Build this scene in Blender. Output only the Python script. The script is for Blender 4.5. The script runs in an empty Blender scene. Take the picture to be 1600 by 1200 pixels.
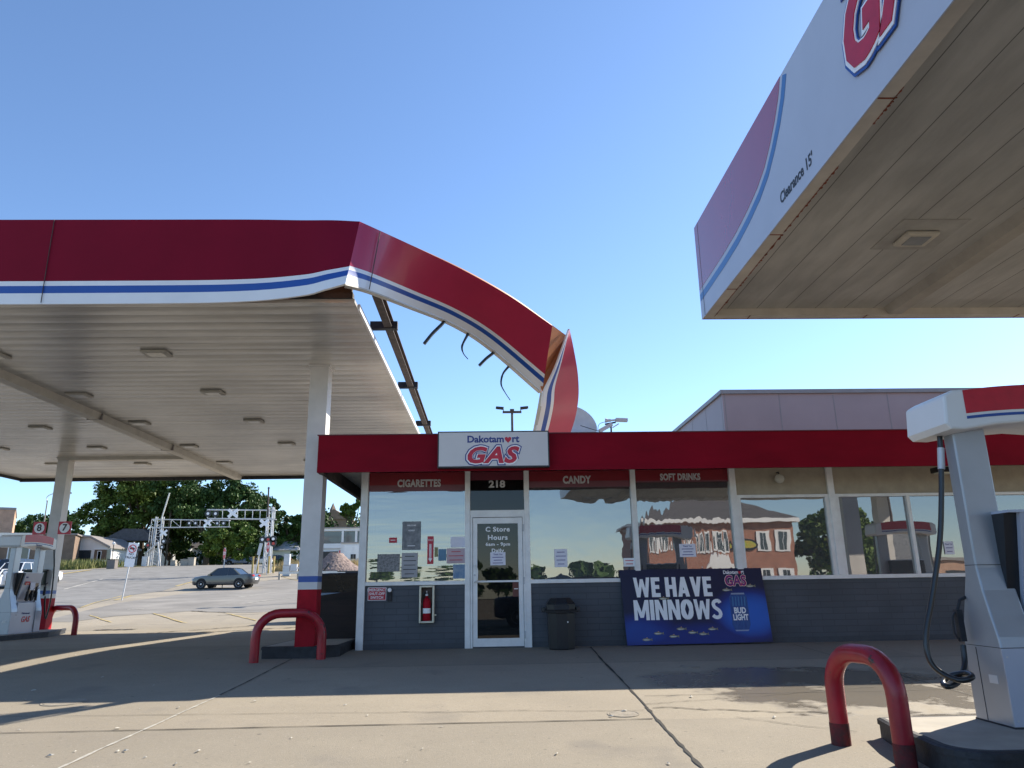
import bpy, bmesh, math, random
import numpy as np
from mathutils import Vector, Matrix
random.seed(7)
S = bpy.context.scene
COL = S.collection
R = math.radians
# ------------------------------------------------------------------ camera
EYE = 1.03
PITCH, ROLL, YAW = R(15.3), R(0.9), R(1.75)
FPX = 1155.0
_f = Vector((math.sin(YAW)*math.cos(PITCH), math.cos(YAW)*math.cos(PITCH), math.sin(PITCH)))
_r0 = Vector((math.cos(YAW), -math.sin(YAW), 0)); _u0 = _r0.cross(_f)
_r = _r0*math.cos(ROLL) - _u0*math.sin(ROLL)
_u = _u0*math.cos(ROLL) + _r0*math.sin(ROLL)
cam = bpy.data.cameras.new('camera'); camo = bpy.data.objects.new('camera', cam); COL.objects.link(camo)
cam.sensor_width = 36; cam.lens = FPX/1600*36; cam.clip_start = .05; cam.clip_end = 2000
camo.matrix_world = Matrix(((_r.x,_u.x,-_f.x,0),(_r.y,_u.y,-_f.y,0),(_r.z,_u.z,-_f.z,EYE),(0,0,0,1)))
S.camera = camo
# ------------------------------------------------------------------ light
SUNV = Vector((1.18, .85, 1.0)).normalized()
elev = math.asin(SUNV.z); az = math.atan2(SUNV.x, SUNV.y)
w = bpy.data.worlds.new('World'); S.world = w; w.use_nodes = True
nt = w.node_tree; nt.nodes.clear()
sky = nt.nodes.new('ShaderNodeTexSky'); sky.sky_type = 'NISHITA'; sky.sun_disc = False
sky.sun_elevation = elev; sky.sun_rotation = az; sky.altitude = 300; sky.air_density = 0.95; sky.dust_density = 0.2; sky.ozone_density = 4.6
bg = nt.nodes.new('ShaderNodeBackground'); bg.inputs[1].default_value = .118
wo = nt.nodes.new('ShaderNodeOutputWorld')
nt.links.new(sky.outputs[0], bg.inputs[0]); nt.links.new(bg.outputs[0], wo.inputs[0])
sl = bpy.data.lights.new('sun', 'SUN'); sl.energy = 5.0; sl.angle = R(.5); sl.color = (1, .91, .77)
so = bpy.data.objects.new('sun', sl); COL.objects.link(so)
so.rotation_euler = (-SUNV).to_track_quat('-Z', 'Y').to_euler()
S.view_settings.view_transform = 'Standard'; S.view_settings.look = 'None'
S.view_settings.exposure = 1.05; S.view_settings.gamma = 1
S.render.resolution_x = 1024; S.render.resolution_y = 768
# ------------------------------------------------------------------ helpers
def ray(px, py): return _f + _r*((px-800)/FPX) - _u*((py-600)/FPX)
def at(px, py, Y):
    d = ray(px, py); t = Y/d.y; return Vector((d.x*t, Y, EYE+d.z*t))
def atz(px, py, z):
    d = ray(px, py); t = (z-EYE)/d.z; return Vector((d.x*t, d.y*t, z))
GX = [-80,-10,0,12.6,14,20,26,32,37,45,54,62,71,84,98,115,160,500]
GZ = [-.60,-.5,-.41,.045,.06,-.02,.03,.28,.55,.78,1.05,1.75,2.55,3.4,4.2,4.5,4.6,7]
def gz(Y): return float(np.interp(Y, GX, GZ))
def gnd(px, py):
    d = ray(px, py); Y = 3.0
    while Y < 300:
        if EYE + d.z*Y/d.y <= gz(Y): break
        Y += .02
    return Vector((d.x*Y/d.y, Y, gz(Y)))

def inp(n, k): return n.inputs[k]
def mat(name, col, rough=.6, metal=0, var=.12, vs=3.0, bump=0, bs=40, spec=.5, coat=0, stretch=(1,1,1), col2=None, emit=0):
    m = bpy.data.materials.new(name); m.use_nodes = True
    t = m.node_tree; b = t.nodes['Principled BSDF']; L = t.links.new
    b.inputs['Roughness'].default_value = rough; b.inputs['Metallic'].default_value = metal
    b.inputs['Specular IOR Level'].default_value = spec
    if coat: b.inputs['Coat Weight'].default_value = coat; b.inputs['Coat Roughness'].default_value = .05
    tc = t.nodes.new('ShaderNodeTexCoord'); mp = t.nodes.new('ShaderNodeMapping'); mp.inputs['Scale'].default_value = stretch
    L(tc.outputs['Object'], mp.inputs[0])
    n = t.nodes.new('ShaderNodeTexNoise'); n.inputs['Scale'].default_value = vs; n.inputs['Detail'].default_value = 6; n.inputs['Roughness'].default_value = .6
    L(mp.outputs[0], n.inputs[0])
    rp = t.nodes.new('ShaderNodeMapRange'); rp.inputs[1].default_value = .3; rp.inputs[2].default_value = .7
    L(n.outputs[0], rp.inputs[0])
    mx = t.nodes.new('ShaderNodeMix'); mx.data_type = 'RGBA'
    c = tuple(col)
    c2 = tuple(col2) if col2 else tuple(x*(1-var) for x in c)
    c1 = c if col2 else tuple(min(1, x*(1+var)) for x in c)
    mx.inputs['A'].default_value = (*c1, 1); mx.inputs['B'].default_value = (*c2, 1)
    L(rp.outputs[0], mx.inputs['Factor']); L(mx.outputs['Result'], b.inputs['Base Color'])
    if bump:
        n2 = t.nodes.new('ShaderNodeTexNoise'); n2.inputs['Scale'].default_value = bs; n2.inputs['Detail'].default_value = 4
        L(mp.outputs[0], n2.inputs[0])
        bp = t.nodes.new('ShaderNodeBump'); bp.inputs['Strength'].default_value = bump; bp.inputs['Distance'].default_value = .02
        L(n2.outputs[0], bp.inputs['Height']); L(bp.outputs[0], b.inputs['Normal'])
    if emit: b.inputs['Emission Color'].default_value = (*c, 1); b.inputs['Emission Strength'].default_value = emit
    return m

class MB:
    def __init__(s): s.v = []; s.f = []; s.m = []
    def add(s, vs, fs, mi=0):
        o = len(s.v); s.v += [tuple(p) for p in vs]; s.f += [tuple(o+i for i in f) for f in fs]; s.m += [mi]*len(fs)
    def box(s, x0, x1, y0, y1, z0, z1, mi=0):
        s.add([(x0,y0,z0),(x1,y0,z0),(x1,y1,z0),(x0,y1,z0),(x0,y0,z1),(x1,y0,z1),(x1,y1,z1),(x0,y1,z1)],
              [(3,2,1,0),(4,5,6,7),(0,1,5,4),(1,2,6,5),(2,3,7,6),(3,0,4,7)], mi)
    def prism(s, poly, axis, a, b, mi=0):
        n = len(poly)
        def P(p, t):
            return {'x': (t,p[0],p[1]), 'y': (p[0],t,p[1]), 'z': (p[0],p[1],t)}[axis]
        s.add([P(p,a) for p in poly]+[P(p,b) for p in poly],
              [tuple(range(n-1,-1,-1)), tuple(range(n,2*n))]+[(i,(i+1)%n,n+(i+1)%n,n+i) for i in range(n)], mi)
    def tube(s, path, r, n=10, mi=0, cap=True):
        path = [Vector(p) for p in path]; k = len(path)
        rr = r if isinstance(r, (list, tuple)) else [r]*k
        prev = None; vs = []
        for i, p in enumerate(path):
            t = (path[min(i+1,k-1)]-path[max(i-1,0)]).normalized()
            if prev is None:
                a = Vector((0,0,1)) if abs(t.z) < .9 else Vector((1,0,0))
                u = t.cross(a).normalized()
            else: u = (prev - t*prev.dot(t)).normalized()
            prev = u; vv = t.cross(u)
            for j in range(n):
                q = 2*math.pi*j/n; vs.append(p+u*(math.cos(q)*rr[i])+vv*(math.sin(q)*rr[i]))
        fs = [(i*n+j, i*n+(j+1)%n, (i+1)*n+(j+1)%n, (i+1)*n+j) for i in range(k-1) for j in range(n)]
        if cap: fs += [tuple(range(n-1,-1,-1)), tuple((k-1)*n+j for j in range(n))]
        s.add(vs, fs, mi)
    def bar(s, a, b, w, h=None, mi=0):
        a = Vector(a); b = Vector(b); t = (b-a).normalized(); h = h or w
        q = Vector((0,0,1)) if abs(t.z) < .95 else Vector((0,1,0))
        u = t.cross(q).normalized(); v = u.cross(t)
        vs = []
        for p in (a, b):
            for i, j in ((-1,-1),(1,-1),(1,1),(-1,1)): vs.append(p+u*(i*w/2)+v*(j*h/2))
        s.add(vs, [(3,2,1,0),(4,5,6,7),(0,1,5,4),(1,2,6,5),(2,3,7,6),(3,0,4,7)], mi)
    def lathe(s, prof, c=(0,0,0), n=24, mi=0, axis='z'):
        vs = []
        for r, h in prof:
            for j in range(n):
                q = 2*math.pi*j/n; a, b = r*math.cos(q), r*math.sin(q)
                p = {'z': (a,b,h), 'y': (a,h,b), 'x': (h,a,b)}[axis]
                vs.append((c[0]+p[0], c[1]+p[1], c[2]+p[2]))
        k = len(prof)
        fs = [(i*n+j, i*n+(j+1)%n, (i+1)*n+(j+1)%n, (i+1)*n+j) for i in range(k-1) for j in range(n)]
        if prof[0][0] > 1e-4: fs.append(tuple(range(n-1,-1,-1)))
        if prof[-1][0] > 1e-4: fs.append(tuple((k-1)*n+j for j in range(n)))
        s.add(vs, fs, mi)
    def build(s, name, mats, parent=None, smooth=False, bevel=0, M=None):
        me = bpy.data.meshes.new(name); me.from_pydata(s.v, [], s.f); 
        if not isinstance(mats, (list, tuple)): mats = [mats]
        for m in mats: me.materials.append(m)
        me.polygons.foreach_set('material_index', s.m)
        bm = bmesh.new(); bm.from_mesh(me); bmesh.ops.recalc_face_normals(bm, faces=bm.faces); bm.to_mesh(me); bm.free()
        o = bpy.data.objects.new(name, me); COL.objects.link(o)
        if M is not None: me.transform(M)
        if parent is not None: o.parent = parent
        if smooth:
            me.polygons.foreach_set('use_smooth', [True]*len(me.polygons))
            try: me.set_sharp_from_angle(angle=R(40))
            except Exception: pass
        if bevel:
            b = o.modifiers.new('bevel', 'BEVEL'); b.width = bevel; b.segments = 2; b.limit_method = 'ANGLE'; b.angle_limit = R(50)
        me.update(); return o
def tag(o, label=None, cat=None, group=None, kind=None):
    if label: o['label'] = label
    if cat: o['category'] = cat
    if group: o['group'] = group
    if kind: o['kind'] = kind
    return o
def empty(name, label, cat, loc=(0,0,0), rz=0, group=None):
    o = bpy.data.objects.new(name, None); COL.objects.link(o); o.location = loc; o.rotation_euler = (0,0,rz)
    o.empty_display_size = .2
    return tag(o, label, cat, group)
def place(o, loc, rz=0): o.location = loc; o.rotation_euler = (0,0,rz); return o
def copy_tree(o, parent=None):
    c = o.copy(); COL.objects.link(c)
    if parent is not None: c.parent = parent
    for ch in [x for x in list(S.objects) if x.parent == o]: copy_tree(ch, c)
    return c
def text(name, s, size, m, parent, p, u=(1,0,0), v=(0,0,1), off=0.0, ext=.002, shear=0, xs=1.0, align='CENTER', spacing=1.0, lsp=1.0, fit=None):
    c = bpy.data.curves.new('txt', 'FONT'); c.body = s; c.size = size; c.align_x = align; c.align_y = 'CENTER'
    c.offset = off; c.extrude = ext; c.shear = shear; c.space_character = spacing; c.space_line = lsp; c.resolution_u = 3
    t = bpy.data.objects.new('txt', c); COL.objects.link(t)
    dg = bpy.context.evaluated_depsgraph_get(); dg.update()
    me = bpy.data.meshes.new_from_object(t.evaluated_get(dg))
    bpy.data.objects.remove(t); bpy.data.curves.remove(c)
    if fit:
        co = np.zeros(len(me.vertices)*3, 'f4'); me.vertices.foreach_get('co', co); co = co.reshape(-1,3); a, b = co.min(0), co.max(0)
        co[:,0] = (co[:,0]-(a[0]+b[0])/2)*fit[0]/(b[0]-a[0]); co[:,1] = (co[:,1]-(a[1]+b[1])/2)*fit[1]/(b[1]-a[1])
        me.vertices.foreach_set('co', co.ravel()); xs = 1.0
    u = Vector(u).normalized(); v = Vector(v); v = (v-u*v.dot(u)).normalized(); n = u.cross(v); p = Vector(p)
    M = Matrix(((u.x*xs,v.x,n.x,p.x),(u.y*xs,v.y,n.y,p.y),(u.z*xs,v.z,n.z,p.z),(0,0,0,1)))
    me.transform(M); me.materials.clear(); me.materials.append(m)
    o = bpy.data.objects.new(name, me); COL.objects.link(o)
    if parent is not None: o.parent = parent
    return o
def plate(mb, p, u, v, poly, th=.003, mi=0):
    u = Vector(u).normalized(); v = Vector(v).normalized(); n = u.cross(v); p = Vector(p); k = len(poly)
    vs = [p+u*a+v*b for a, b in poly]+[p+u*a+v*b+n*th for a, b in poly]
    mb.add(vs, [tuple(range(k-1,-1,-1)), tuple(range(k,2*k))]+[(i,(i+1)%k,k+(i+1)%k,k+i) for i in range(k)], mi)
def rect(a, b, c, d): return [(a,c),(b,c),(b,d),(a,d)]
def smooth_path(pts, n=8):
    pts = [Vector(p) for p in pts]; out = []
    P = [pts[0]*2-pts[1]]+pts+[pts[-1]*2-pts[-2]]
    for i in range(1, len(P)-2):
        a, b, c, d = P[i-1:i+3]
        for k in range(n):
            t = k/n; out.append(.5*((2*b)+(c-a)*t+(2*a-5*b+4*c-d)*t*t+(3*b-a-3*c+d)*t**3))
    out.append(pts[-1]); return out
def drape(name, poly, m, off=.004, kind='structure'):
    bm = bmesh.new(); vs = [bm.verts.new((p[0],p[1],0)) for p in poly]
    f = bm.faces.new(vs); bmesh.ops.triangulate(bm, faces=[f])
    for y in GX:
        bmesh.ops.bisect_plane(bm, geom=bm.verts[:]+bm.edges[:]+bm.faces[:], plane_co=(0,y,0), plane_no=(0,1,0), dist=1e-5)
    for q in bm.verts: q.co.z = gz(q.co.y)+off
    bmesh.ops.recalc_face_normals(bm, faces=bm.faces)
    for f in bm.faces:
        if f.normal.z < 0: f.normal_flip()
    me = bpy.data.meshes.new(name); bm.to_mesh(me); bm.free(); me.materials.append(m)
    o = bpy.data.objects.new(name, me); COL.objects.link(o)
    if kind: o['kind'] = kind
    return o
def pix(*pts): return [tuple(gnd(*p)[:2]) for p in pts]
def strip(name, a, b, w, m, off=.008, jag=0, n=24):
    a = Vector((a[0],a[1])); b = Vector((b[0],b[1])); t = (b-a); L = t.length; t.normalize(); nn = Vector((-t.y,t.x))
    k = n if jag else 1; A = []; B = []
    dr = 0
    for i in range(k+1):
        dr = dr*.8+random.uniform(-jag, jag); c = a+t*(L*i/k)+nn*dr; ww = w*(1+(random.uniform(-.5,.6) if jag else 0))/2
        A.append(tuple(c+nn*ww)); B.append(tuple(c-nn*ww))
    return drape(name, A+B[::-1], m, off)
# ------------------------------------------------------------------ materials
def ground_mat():
    m = bpy.data.materials.new('concrete_lot'); m.use_nodes = True; t = m.node_tree; b = t.nodes['Principled BSDF']; L = t.links.new; N = t.nodes.new
    tc = N('ShaderNodeTexCoord')
    def noise(sc, det=5, ro=.6, src=None):
        n = N('ShaderNodeTexNoise'); n.inputs['Scale'].default_value = sc; n.inputs['Detail'].default_value = det; n.inputs['Roughness'].default_value = ro
        L(src or tc.outputs['Object'], n.inputs[0]); return n.outputs[0]
    def mr(x, a, b_, c=0, d=1):
        n = N('ShaderNodeMapRange'); L(x, n.inputs[0]); n.inputs[1].default_value=a; n.inputs[2].default_value=b_; n.inputs[3].default_value=c; n.inputs[4].default_value=d; return n.outputs[0]
    def mix(f, a, c, mode='MIX'):
        n = N('ShaderNodeMix'); n.data_type='RGBA'; n.blend_type=mode
        if isinstance(f, float): n.inputs['Factor'].default_value = f
        else: L(f, n.inputs['Factor'])
        for k, x in (('A',a),('B',c)):
            if isinstance(x, tuple): n.inputs[k].default_value=(*x,1)
            else: L(x, n.inputs[k])
        return n.outputs['Result']
    def math_(op, a, b_=None):
        n = N('ShaderNodeMath'); n.operation = op
        for i, x in enumerate((a, b_)):
            if x is None: continue
            if isinstance(x, (int, float)): n.inputs[i].default_value = x
            else: L(x, n.inputs[i])
        return n.outputs[0]
    c = mix(mr(noise(.35), .35, .65), (.345,.305,.240), (.272,.242,.195))
    c = mix(mr(noise(2.2, 8, .7), .4, .7), c, (.295,.262,.207))
    c = mix(mr(noise(45, 3), .55, .75, 0, .55), c, (.17,.155,.14))
    c = mix(mr(noise(70, 2), .64, .72, 0, .5), c, (.55,.52,.47))
    c = mix(mr(noise(150, 2), .5, .8, 0, .55), c, (.13,.12,.10))
    c = mix(mr(noise(7, 6, .75), .60, .75, 0, .35), c, (.15,.135,.115))
    vo = N('ShaderNodeTexVoronoi'); vo.inputs['Scale'].default_value = 1.7; L(tc.outputs['Object'], vo.inputs[0])
    c = mix(math_('MULTIPLY', mr(vo.outputs['Distance'], .050, .030), .6), c, (.07,.062,.055))
    vo2 = N('ShaderNodeTexVoronoi'); vo2.inputs['Scale'].default_value = 5.5; L(tc.outputs['Object'], vo2.inputs[0])
    c = mix(math_('MULTIPLY', mr(vo2.outputs['Distance'], .085, .06), .45), c, (.10,.09,.08))
    # oil / drip stains
    st = mr(noise(.9, 3, .5), .60, .72, 0, .45)
    c = mix(st, c, (.16,.15,.14))
    # slab-to-slab tone
    br = N('ShaderNodeTexBrick'); br.offset = 0; br.inputs['Scale'].default_value = 1
    br.inputs['Brick Width'].default_value = 4.6; br.inputs['Row Height'].default_value = 3.7; br.inputs['Mortar Size'].default_value = 0
    br.inputs['Color1'].default_value=(.86,.86,.86,1); br.inputs['Color2'].default_value=(1.08,1.06,1.03,1)
    mp = N('ShaderNodeMapping'); mp.inputs['Location'].default_value=(3.1,.2,0); L(tc.outputs['Object'], mp.inputs[0]); L(mp.outputs[0], br.inputs[0])
    c = mix(1.0, c, br.outputs[0], 'MULTIPLY')
    # wet patch by the pump
    sp = N('ShaderNodeSeparateXYZ'); L(tc.outputs['Object'], sp.inputs[0])
    def ell(cx, cy, rx, ry):
        dx = math_('DIVIDE', math_('SUBTRACT', sp.outputs[0], cx), rx); dy = math_('DIVIDE', math_('SUBTRACT', sp.outputs[1], cy), ry)
        return math_('ADD', math_('MULTIPLY', dx, dx), math_('MULTIPLY', dy, dy))
    wn = mr(noise(1.6, 6, .65), .25, .75, -.95, .95)
    w1 = mr(math_('ADD', ell(3.9, 8.2, 1.7, .95), wn), 1.1, .6)
    w2 = mr(math_('ADD', ell(3.6, 9.4, 1.9, .8), wn), 1.05, .6)
    w3 = mr(math_('ADD', ell(4.6, 6.9, 1.2, .35), wn), 1.05, .6)
    wet = math_('MAXIMUM', math_('MAXIMUM', w1, w2), w3)
    c = mix(math_('MULTIPLY', wet, .62), c, (.085,.075,.065))
    L(c, b.inputs['Base Color'])
    L(mr(wet, 0, 1, .88, .27), b.inputs['Roughness'])
    b.inputs['Specular IOR Level'].default_value = .35
    bp = N('ShaderNodeBump'); bp.inputs['Strength'].default_value=.35; bp.inputs['Distance'].default_value=.01
    L(noise(90, 3), bp.inputs['Height']); L(bp.outputs[0], b.inputs['Normal'])
    return m
def glass_mat(name, dist=.0, sc=(1,1,1), refl=.5, tint=.35, nscale=1.4, dust=.13):
    m = bpy.data.materials.new(name); m.use_nodes = True; t = m.node_tree; t.nodes.clear(); L = t.links.new; N = t.nodes.new
    o = N('ShaderNodeOutputMaterial'); g = N('ShaderNodeBsdfGlossy'); g.inputs['Color'].default_value=(.80,.77,.74,1); g.inputs['Roughness'].default_value=.008
    tr = N('ShaderNodeBsdfTransparent'); tr.inputs[0].default_value=(tint,tint*1.03,tint*1.08,1)
    mx = N('ShaderNodeMixShader'); mx.inputs[0].default_value = refl; L(tr.outputs[0], mx.inputs[1]); L(g.outputs[0], mx.inputs[2])
    di = N('ShaderNodeBsdfDiffuse'); di.inputs[0].default_value=(.42,.45,.48,1)
    m2 = N('ShaderNodeMixShader'); m2.inputs[0].default_value=dust; L(mx.outputs[0], m2.inputs[1]); L(di.outputs[0], m2.inputs[2]); L(m2.outputs[0], o.inputs[0])
    if dist:
        tc = N('ShaderNodeTexCoord'); mp = N('ShaderNodeMapping'); mp.inputs['Scale'].default_value = sc; L(tc.outputs['Object'], mp.inputs[0])
        n = N('ShaderNodeTexNoise'); n.inputs['Scale'].default_value=nscale; n.inputs['Detail'].default_value=3; L(mp.outputs[0], n.inputs[0])
        b = N('ShaderNodeBump'); b.inputs['Strength'].default_value=1; b.inputs['Distance'].default_value=dist; L(n.outputs[0], b.inputs['Height']); L(b.outputs[0], g.inputs['Normal'])
    return m
def brick_mat(name, c1, c2, mort, w=.22, h=.075, msz=.006, rough=.8, bump=.5, axis='xz'):
    m = bpy.data.materials.new(name); m.use_nodes = True; t = m.node_tree; b = t.nodes['Principled BSDF']; L = t.links.new; N = t.nodes.new
    tc = N('ShaderNodeTexCoord'); sp = N('ShaderNodeSeparateXYZ'); cb = N('ShaderNodeCombineXYZ'); L(tc.outputs['Object'], sp.inputs[0])
    ad = N('ShaderNodeMath'); ad.operation='ADD'; L(sp.outputs[0], ad.inputs[0]); L(sp.outputs[1], ad.inputs[1])
    L(ad.outputs[0], cb.inputs[0]); L(sp.outputs[2], cb.inputs[1])
    br = N('ShaderNodeTexBrick'); br.inputs['Scale'].default_value=1; br.inputs['Brick Width'].default_value=w; br.inputs['Row Height'].default_value=h; br.inputs['Mortar Size'].default_value=msz
    br.inputs['Mortar Smooth'].default_value=.3
    br.inputs['Color1'].default_value=(*c1,1); br.inputs['Color2'].default_value=(*c2,1); br.inputs['Mortar'].default_value=(*mort,1); L(cb.outputs[0], br.inputs[0])
    n = N('ShaderNodeTexNoise'); n.inputs['Scale'].default_value=1.3; n.inputs['Detail'].default_value=6; L(tc.outputs['Object'], n.inputs[0])
    mr = N('ShaderNodeMapRange'); mr.inputs[1].default_value=.3; mr.inputs[2].default_value=.7; mr.inputs[3].default_value=.8; mr.inputs[4].default_value=1.15; L(n.outputs[0], mr.inputs[0])
    mx = N('ShaderNodeMix'); mx.data_type='RGBA'; mx.blend_type='MULTIPLY'; mx.inputs['Factor'].default_value=1; L(br.outputs[0], mx.inputs['A']); L(mr.outputs[0], mx.inputs['B'])
    L(mx.outputs['Result'], b.inputs['Base Color']); b.inputs['Roughness'].default_value=rough
    bp = N('ShaderNodeBump'); bp.invert=True; bp.inputs['Strength'].default_value=bump; bp.inputs['Distance'].default_value=.01; L(br.outputs['Fac'], bp.inputs['Height']); L(bp.outputs[0], b.inputs['Normal'])
    return m
def panel_mat(name, c, pitch, axis, rough=.3, dark=.5, gw=.02, lo=.62, spec=.5, st=.25):
    """long metal pans: thin seams every `pitch` across `axis`, slight oil-canning and grime streaks along them"""
    m = bpy.data.materials.new(name); m.use_nodes = True; t = m.node_tree; b = t.nodes['Principled BSDF']; L = t.links.new; N = t.nodes.new
    tc = N('ShaderNodeTexCoord'); sp = N('ShaderNodeSeparateXYZ'); L(tc.outputs['Object'], sp.inputs[0])
    ax = {'x':0,'y':1}[axis]
    d = N('ShaderNodeMath'); d.operation='DIVIDE'; L(sp.outputs[ax], d.inputs[0]); d.inputs[1].default_value=pitch
    fr = N('ShaderNodeMath'); fr.operation='FRACT'; L(d.outputs[0], fr.inputs[0])
    ss = N('ShaderNodeMath'); ss.operation='LESS_THAN'; L(fr.outputs[0], ss.inputs[0]); ss.inputs[1].default_value=gw/pitch
    mp = N('ShaderNodeMapping'); mp.inputs['Scale'].default_value=(st,3.2,1) if ax==1 else (3.2*st/.25*.6,st*1.6,1); L(tc.outputs['Object'], mp.inputs[0])
    n = N('ShaderNodeTexNoise'); n.inputs['Scale'].default_value=1.1; n.inputs['Detail'].default_value=7; n.inputs['Roughness'].default_value=.65; L(mp.outputs[0], n.inputs[0])
    n3 = N('ShaderNodeTexNoise'); n3.inputs['Scale'].default_value=.6; n3.inputs['Detail'].default_value=4; L(tc.outputs['Object'], n3.inputs[0])
    av = N('ShaderNodeMath'); av.operation='ADD'; L(n.outputs[0], av.inputs[0]); L(n3.outputs[0], av.inputs[1])
    mr = N('ShaderNodeMapRange'); mr.inputs[1].default_value=.8; mr.inputs[2].default_value=1.2; mr.inputs[3].default_value=lo; mr.inputs[4].default_value=1.12; L(av.outputs[0], mr.inputs[0])
    mx = N('ShaderNodeMix'); mx.data_type='RGBA'; mx.inputs['A'].default_value=(*c,1); mx.inputs['B'].default_value=(*[x*dark for x in c],1); L(ss.outputs[0], mx.inputs['Factor'])
    m2 = N('ShaderNodeMix'); m2.data_type='RGBA'; m2.blend_type='MULTIPLY'; m2.inputs['Factor'].default_value=1; L(mx.outputs['Result'], m2.inputs['A']); L(mr.outputs[0], m2.inputs['B'])
    L(m2.outputs['Result'], b.inputs['Base Color']); b.inputs['Roughness'].default_value=rough; b.inputs['Specular IOR Level'].default_value=spec
    # pans bow slightly: cosine profile + waviness
    sn = N('ShaderNodeMath'); sn.operation='SINE'; mm = N('ShaderNodeMath'); mm.operation='MULTIPLY'; L(fr.outputs[0], mm.inputs[0]); mm.inputs[1].default_value=math.pi; L(mm.outputs[0], sn.inputs[0])
    a2 = N('ShaderNodeMath'); a2.operation='MULTIPLY_ADD'; L(n.outputs[0], a2.inputs[0]); a2.inputs[1].default_value=2.2; L(sn.outputs[0], a2.inputs[2])
    bp = N('ShaderNodeBump'); bp.inputs['Strength'].default_value=.5; bp.inputs['Distance'].default_value=.012; L(a2.outputs[0], bp.inputs['Height']); L(bp.outputs[0], b.inputs['Normal'])
    return m
M = {}
M['lot'] = ground_mat()
M['asphalt'] = mat('asphalt', (.19,.185,.175), .9, vs=.8, var=.25, bump=.3, bs=60)
M['asphalt_lot'] = mat('asphalt_lot', (.215,.20,.178), .9, vs=.5, var=.25, bump=.3, bs=60)
M['joint'] = mat('joint_seal', (.014,.013,.012), .8, vs=9)
M['caulk'] = mat('white_caulk', (.44,.42,.37), .7, vs=14, var=.3)
M['crack'] = mat('crack_shadow', (.045,.038,.03), .9, vs=9)
M['yellow'] = mat('yellow_paint', (.42,.32,.12), .8, vs=3, var=.35)
M['wpaint'] = mat('white_road_paint', (.42,.40,.35), .8, vs=3, var=.3)
M['kerb'] = mat('kerb_concrete', (.36,.33,.28), .85, vs=4)
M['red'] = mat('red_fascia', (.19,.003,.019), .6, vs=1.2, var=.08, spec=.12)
M['redg'] = mat('red_glossy_lit_fascia', (.46,.020,.062), .30, vs=1.2, var=.10, spec=.6, coat=.3)  # base red brightened to stand in for the bright reflection on the torn panels
M['redstore'] = mat('red_store_fascia', (.20,.003,.014), .6, vs=1.0, var=.16, bump=.04, bs=12, spec=.1, stretch=(1,1,3))
M['redpaint'] = mat('red_enamel', (.34,.005,.016), .55, vs=5, var=.2, spec=.15, bump=.05, bs=25)
def chips(m, sc=9, lo=.61, col=(.03,.02,.018)):
    t = m.node_tree; b = t.nodes['Principled BSDF']; src = b.inputs['Base Color'].links[0].from_socket
    tc = t.nodes.new('ShaderNodeTexCoord'); n = t.nodes.new('ShaderNodeTexNoise'); n.inputs['Scale'].default_value = sc; n.inputs['Detail'].default_value = 8; n.inputs['Roughness'].default_value = .7
    t.links.new(tc.outputs['Object'], n.inputs[0]); r = t.nodes.new('ShaderNodeMapRange'); r.inputs[1].default_value = lo; r.inputs[2].default_value = lo+.02; t.links.new(n.outputs[0], r.inputs[0])
    x = t.nodes.new('ShaderNodeMix'); x.data_type = 'RGBA'; t.links.new(r.outputs[0], x.inputs['Factor']); t.links.new(src, x.inputs['A']); x.inputs['B'].default_value = (*col,1); t.links.new(x.outputs['Result'], b.inputs['Base Color'])
M['guardred'] = mat('red_guard_enamel', (.32,.006,.018), .38, vs=5, var=.22, coat=.12, bump=.08, bs=25); chips(M['guardred'])
M['white'] = mat('white_sheet', (.78,.79,.80), .35, vs=1.3, var=.05)
M['whitewarm'] = mat('white_dusty_trim', (.70,.68,.62), .45, vs=5, var=.14)
M['blue'] = mat('blue_stripe', (.012,.075,.34), .35, vs=2, var=.05)
M['brown'] = mat('orange_brown_back', (.42,.15,.05), .5, vs=2, var=.25)
M['rust'] = mat('rusty_steel', (.07,.048,.04), .7, vs=7, var=.5, bump=.2)
M['rustline'] = mat('rust_streak', (.20,.05,.025), .85, vs=12, var=.5)
M['black'] = mat('black_plastic', (.013,.014,.018), .38, vs=8)
M['rubber'] = mat('black_rubber', (.012,.012,.012), .32, vs=8, coat=.25)
M['blackdull'] = mat('black_paint_chipped', (.022,.023,.028), .65, vs=9, var=.5, bump=.2)
M['alu'] = mat('aluminium_frame', (.80,.80,.80), .42, .12, vs=6, var=.08, spec=.5)
M['silver'] = mat('silver_pump_steel', (.36,.38,.42), .36, .45, vs=2.5, var=.07, bump=.02, bs=6)
M['silverlight'] = mat('pale_pump_panel', (.42,.46,.56), .32, .1, vs=3, var=.04)
M['charcoal'] = brick_mat('charcoal_painted_brick', (.068,.078,.098), (.060,.070,.088), (.042,.049,.062), .40, .10, .005, .5, .35)
M['beige'] = mat('beige_stucco', (.40,.35,.27), .85, vs=5, var=.12, bump=.4, bs=90)
M['soffitL'] = panel_mat('ribbed_soffit', (.56,.54,.50), .30, 'y', .24, .6, .012)
M['soffitR'] = panel_mat('broad_soffit', (.44,.425,.39), .40, 'x', .55, .35, .010, spec=.2, lo=.80, st=.45)
M['gutter'] = mat('gutter_trim', (.52,.49,.43), .5, vs=4, var=.12)
M['lens'] = mat('lamp_lens', (.50,.49,.45), .2, vs=8)
M['lampbody'] = mat('lamp_housing', (.42,.40,.35), .5, vs=8)
M['glass'] = glass_mat('window_film', .002, (1,1,1), .36, .30, .7)
M['glassw'] = glass_mat('bubbled_window_film', .005, (1.0,1,1.3), .36, .3, .9)
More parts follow.
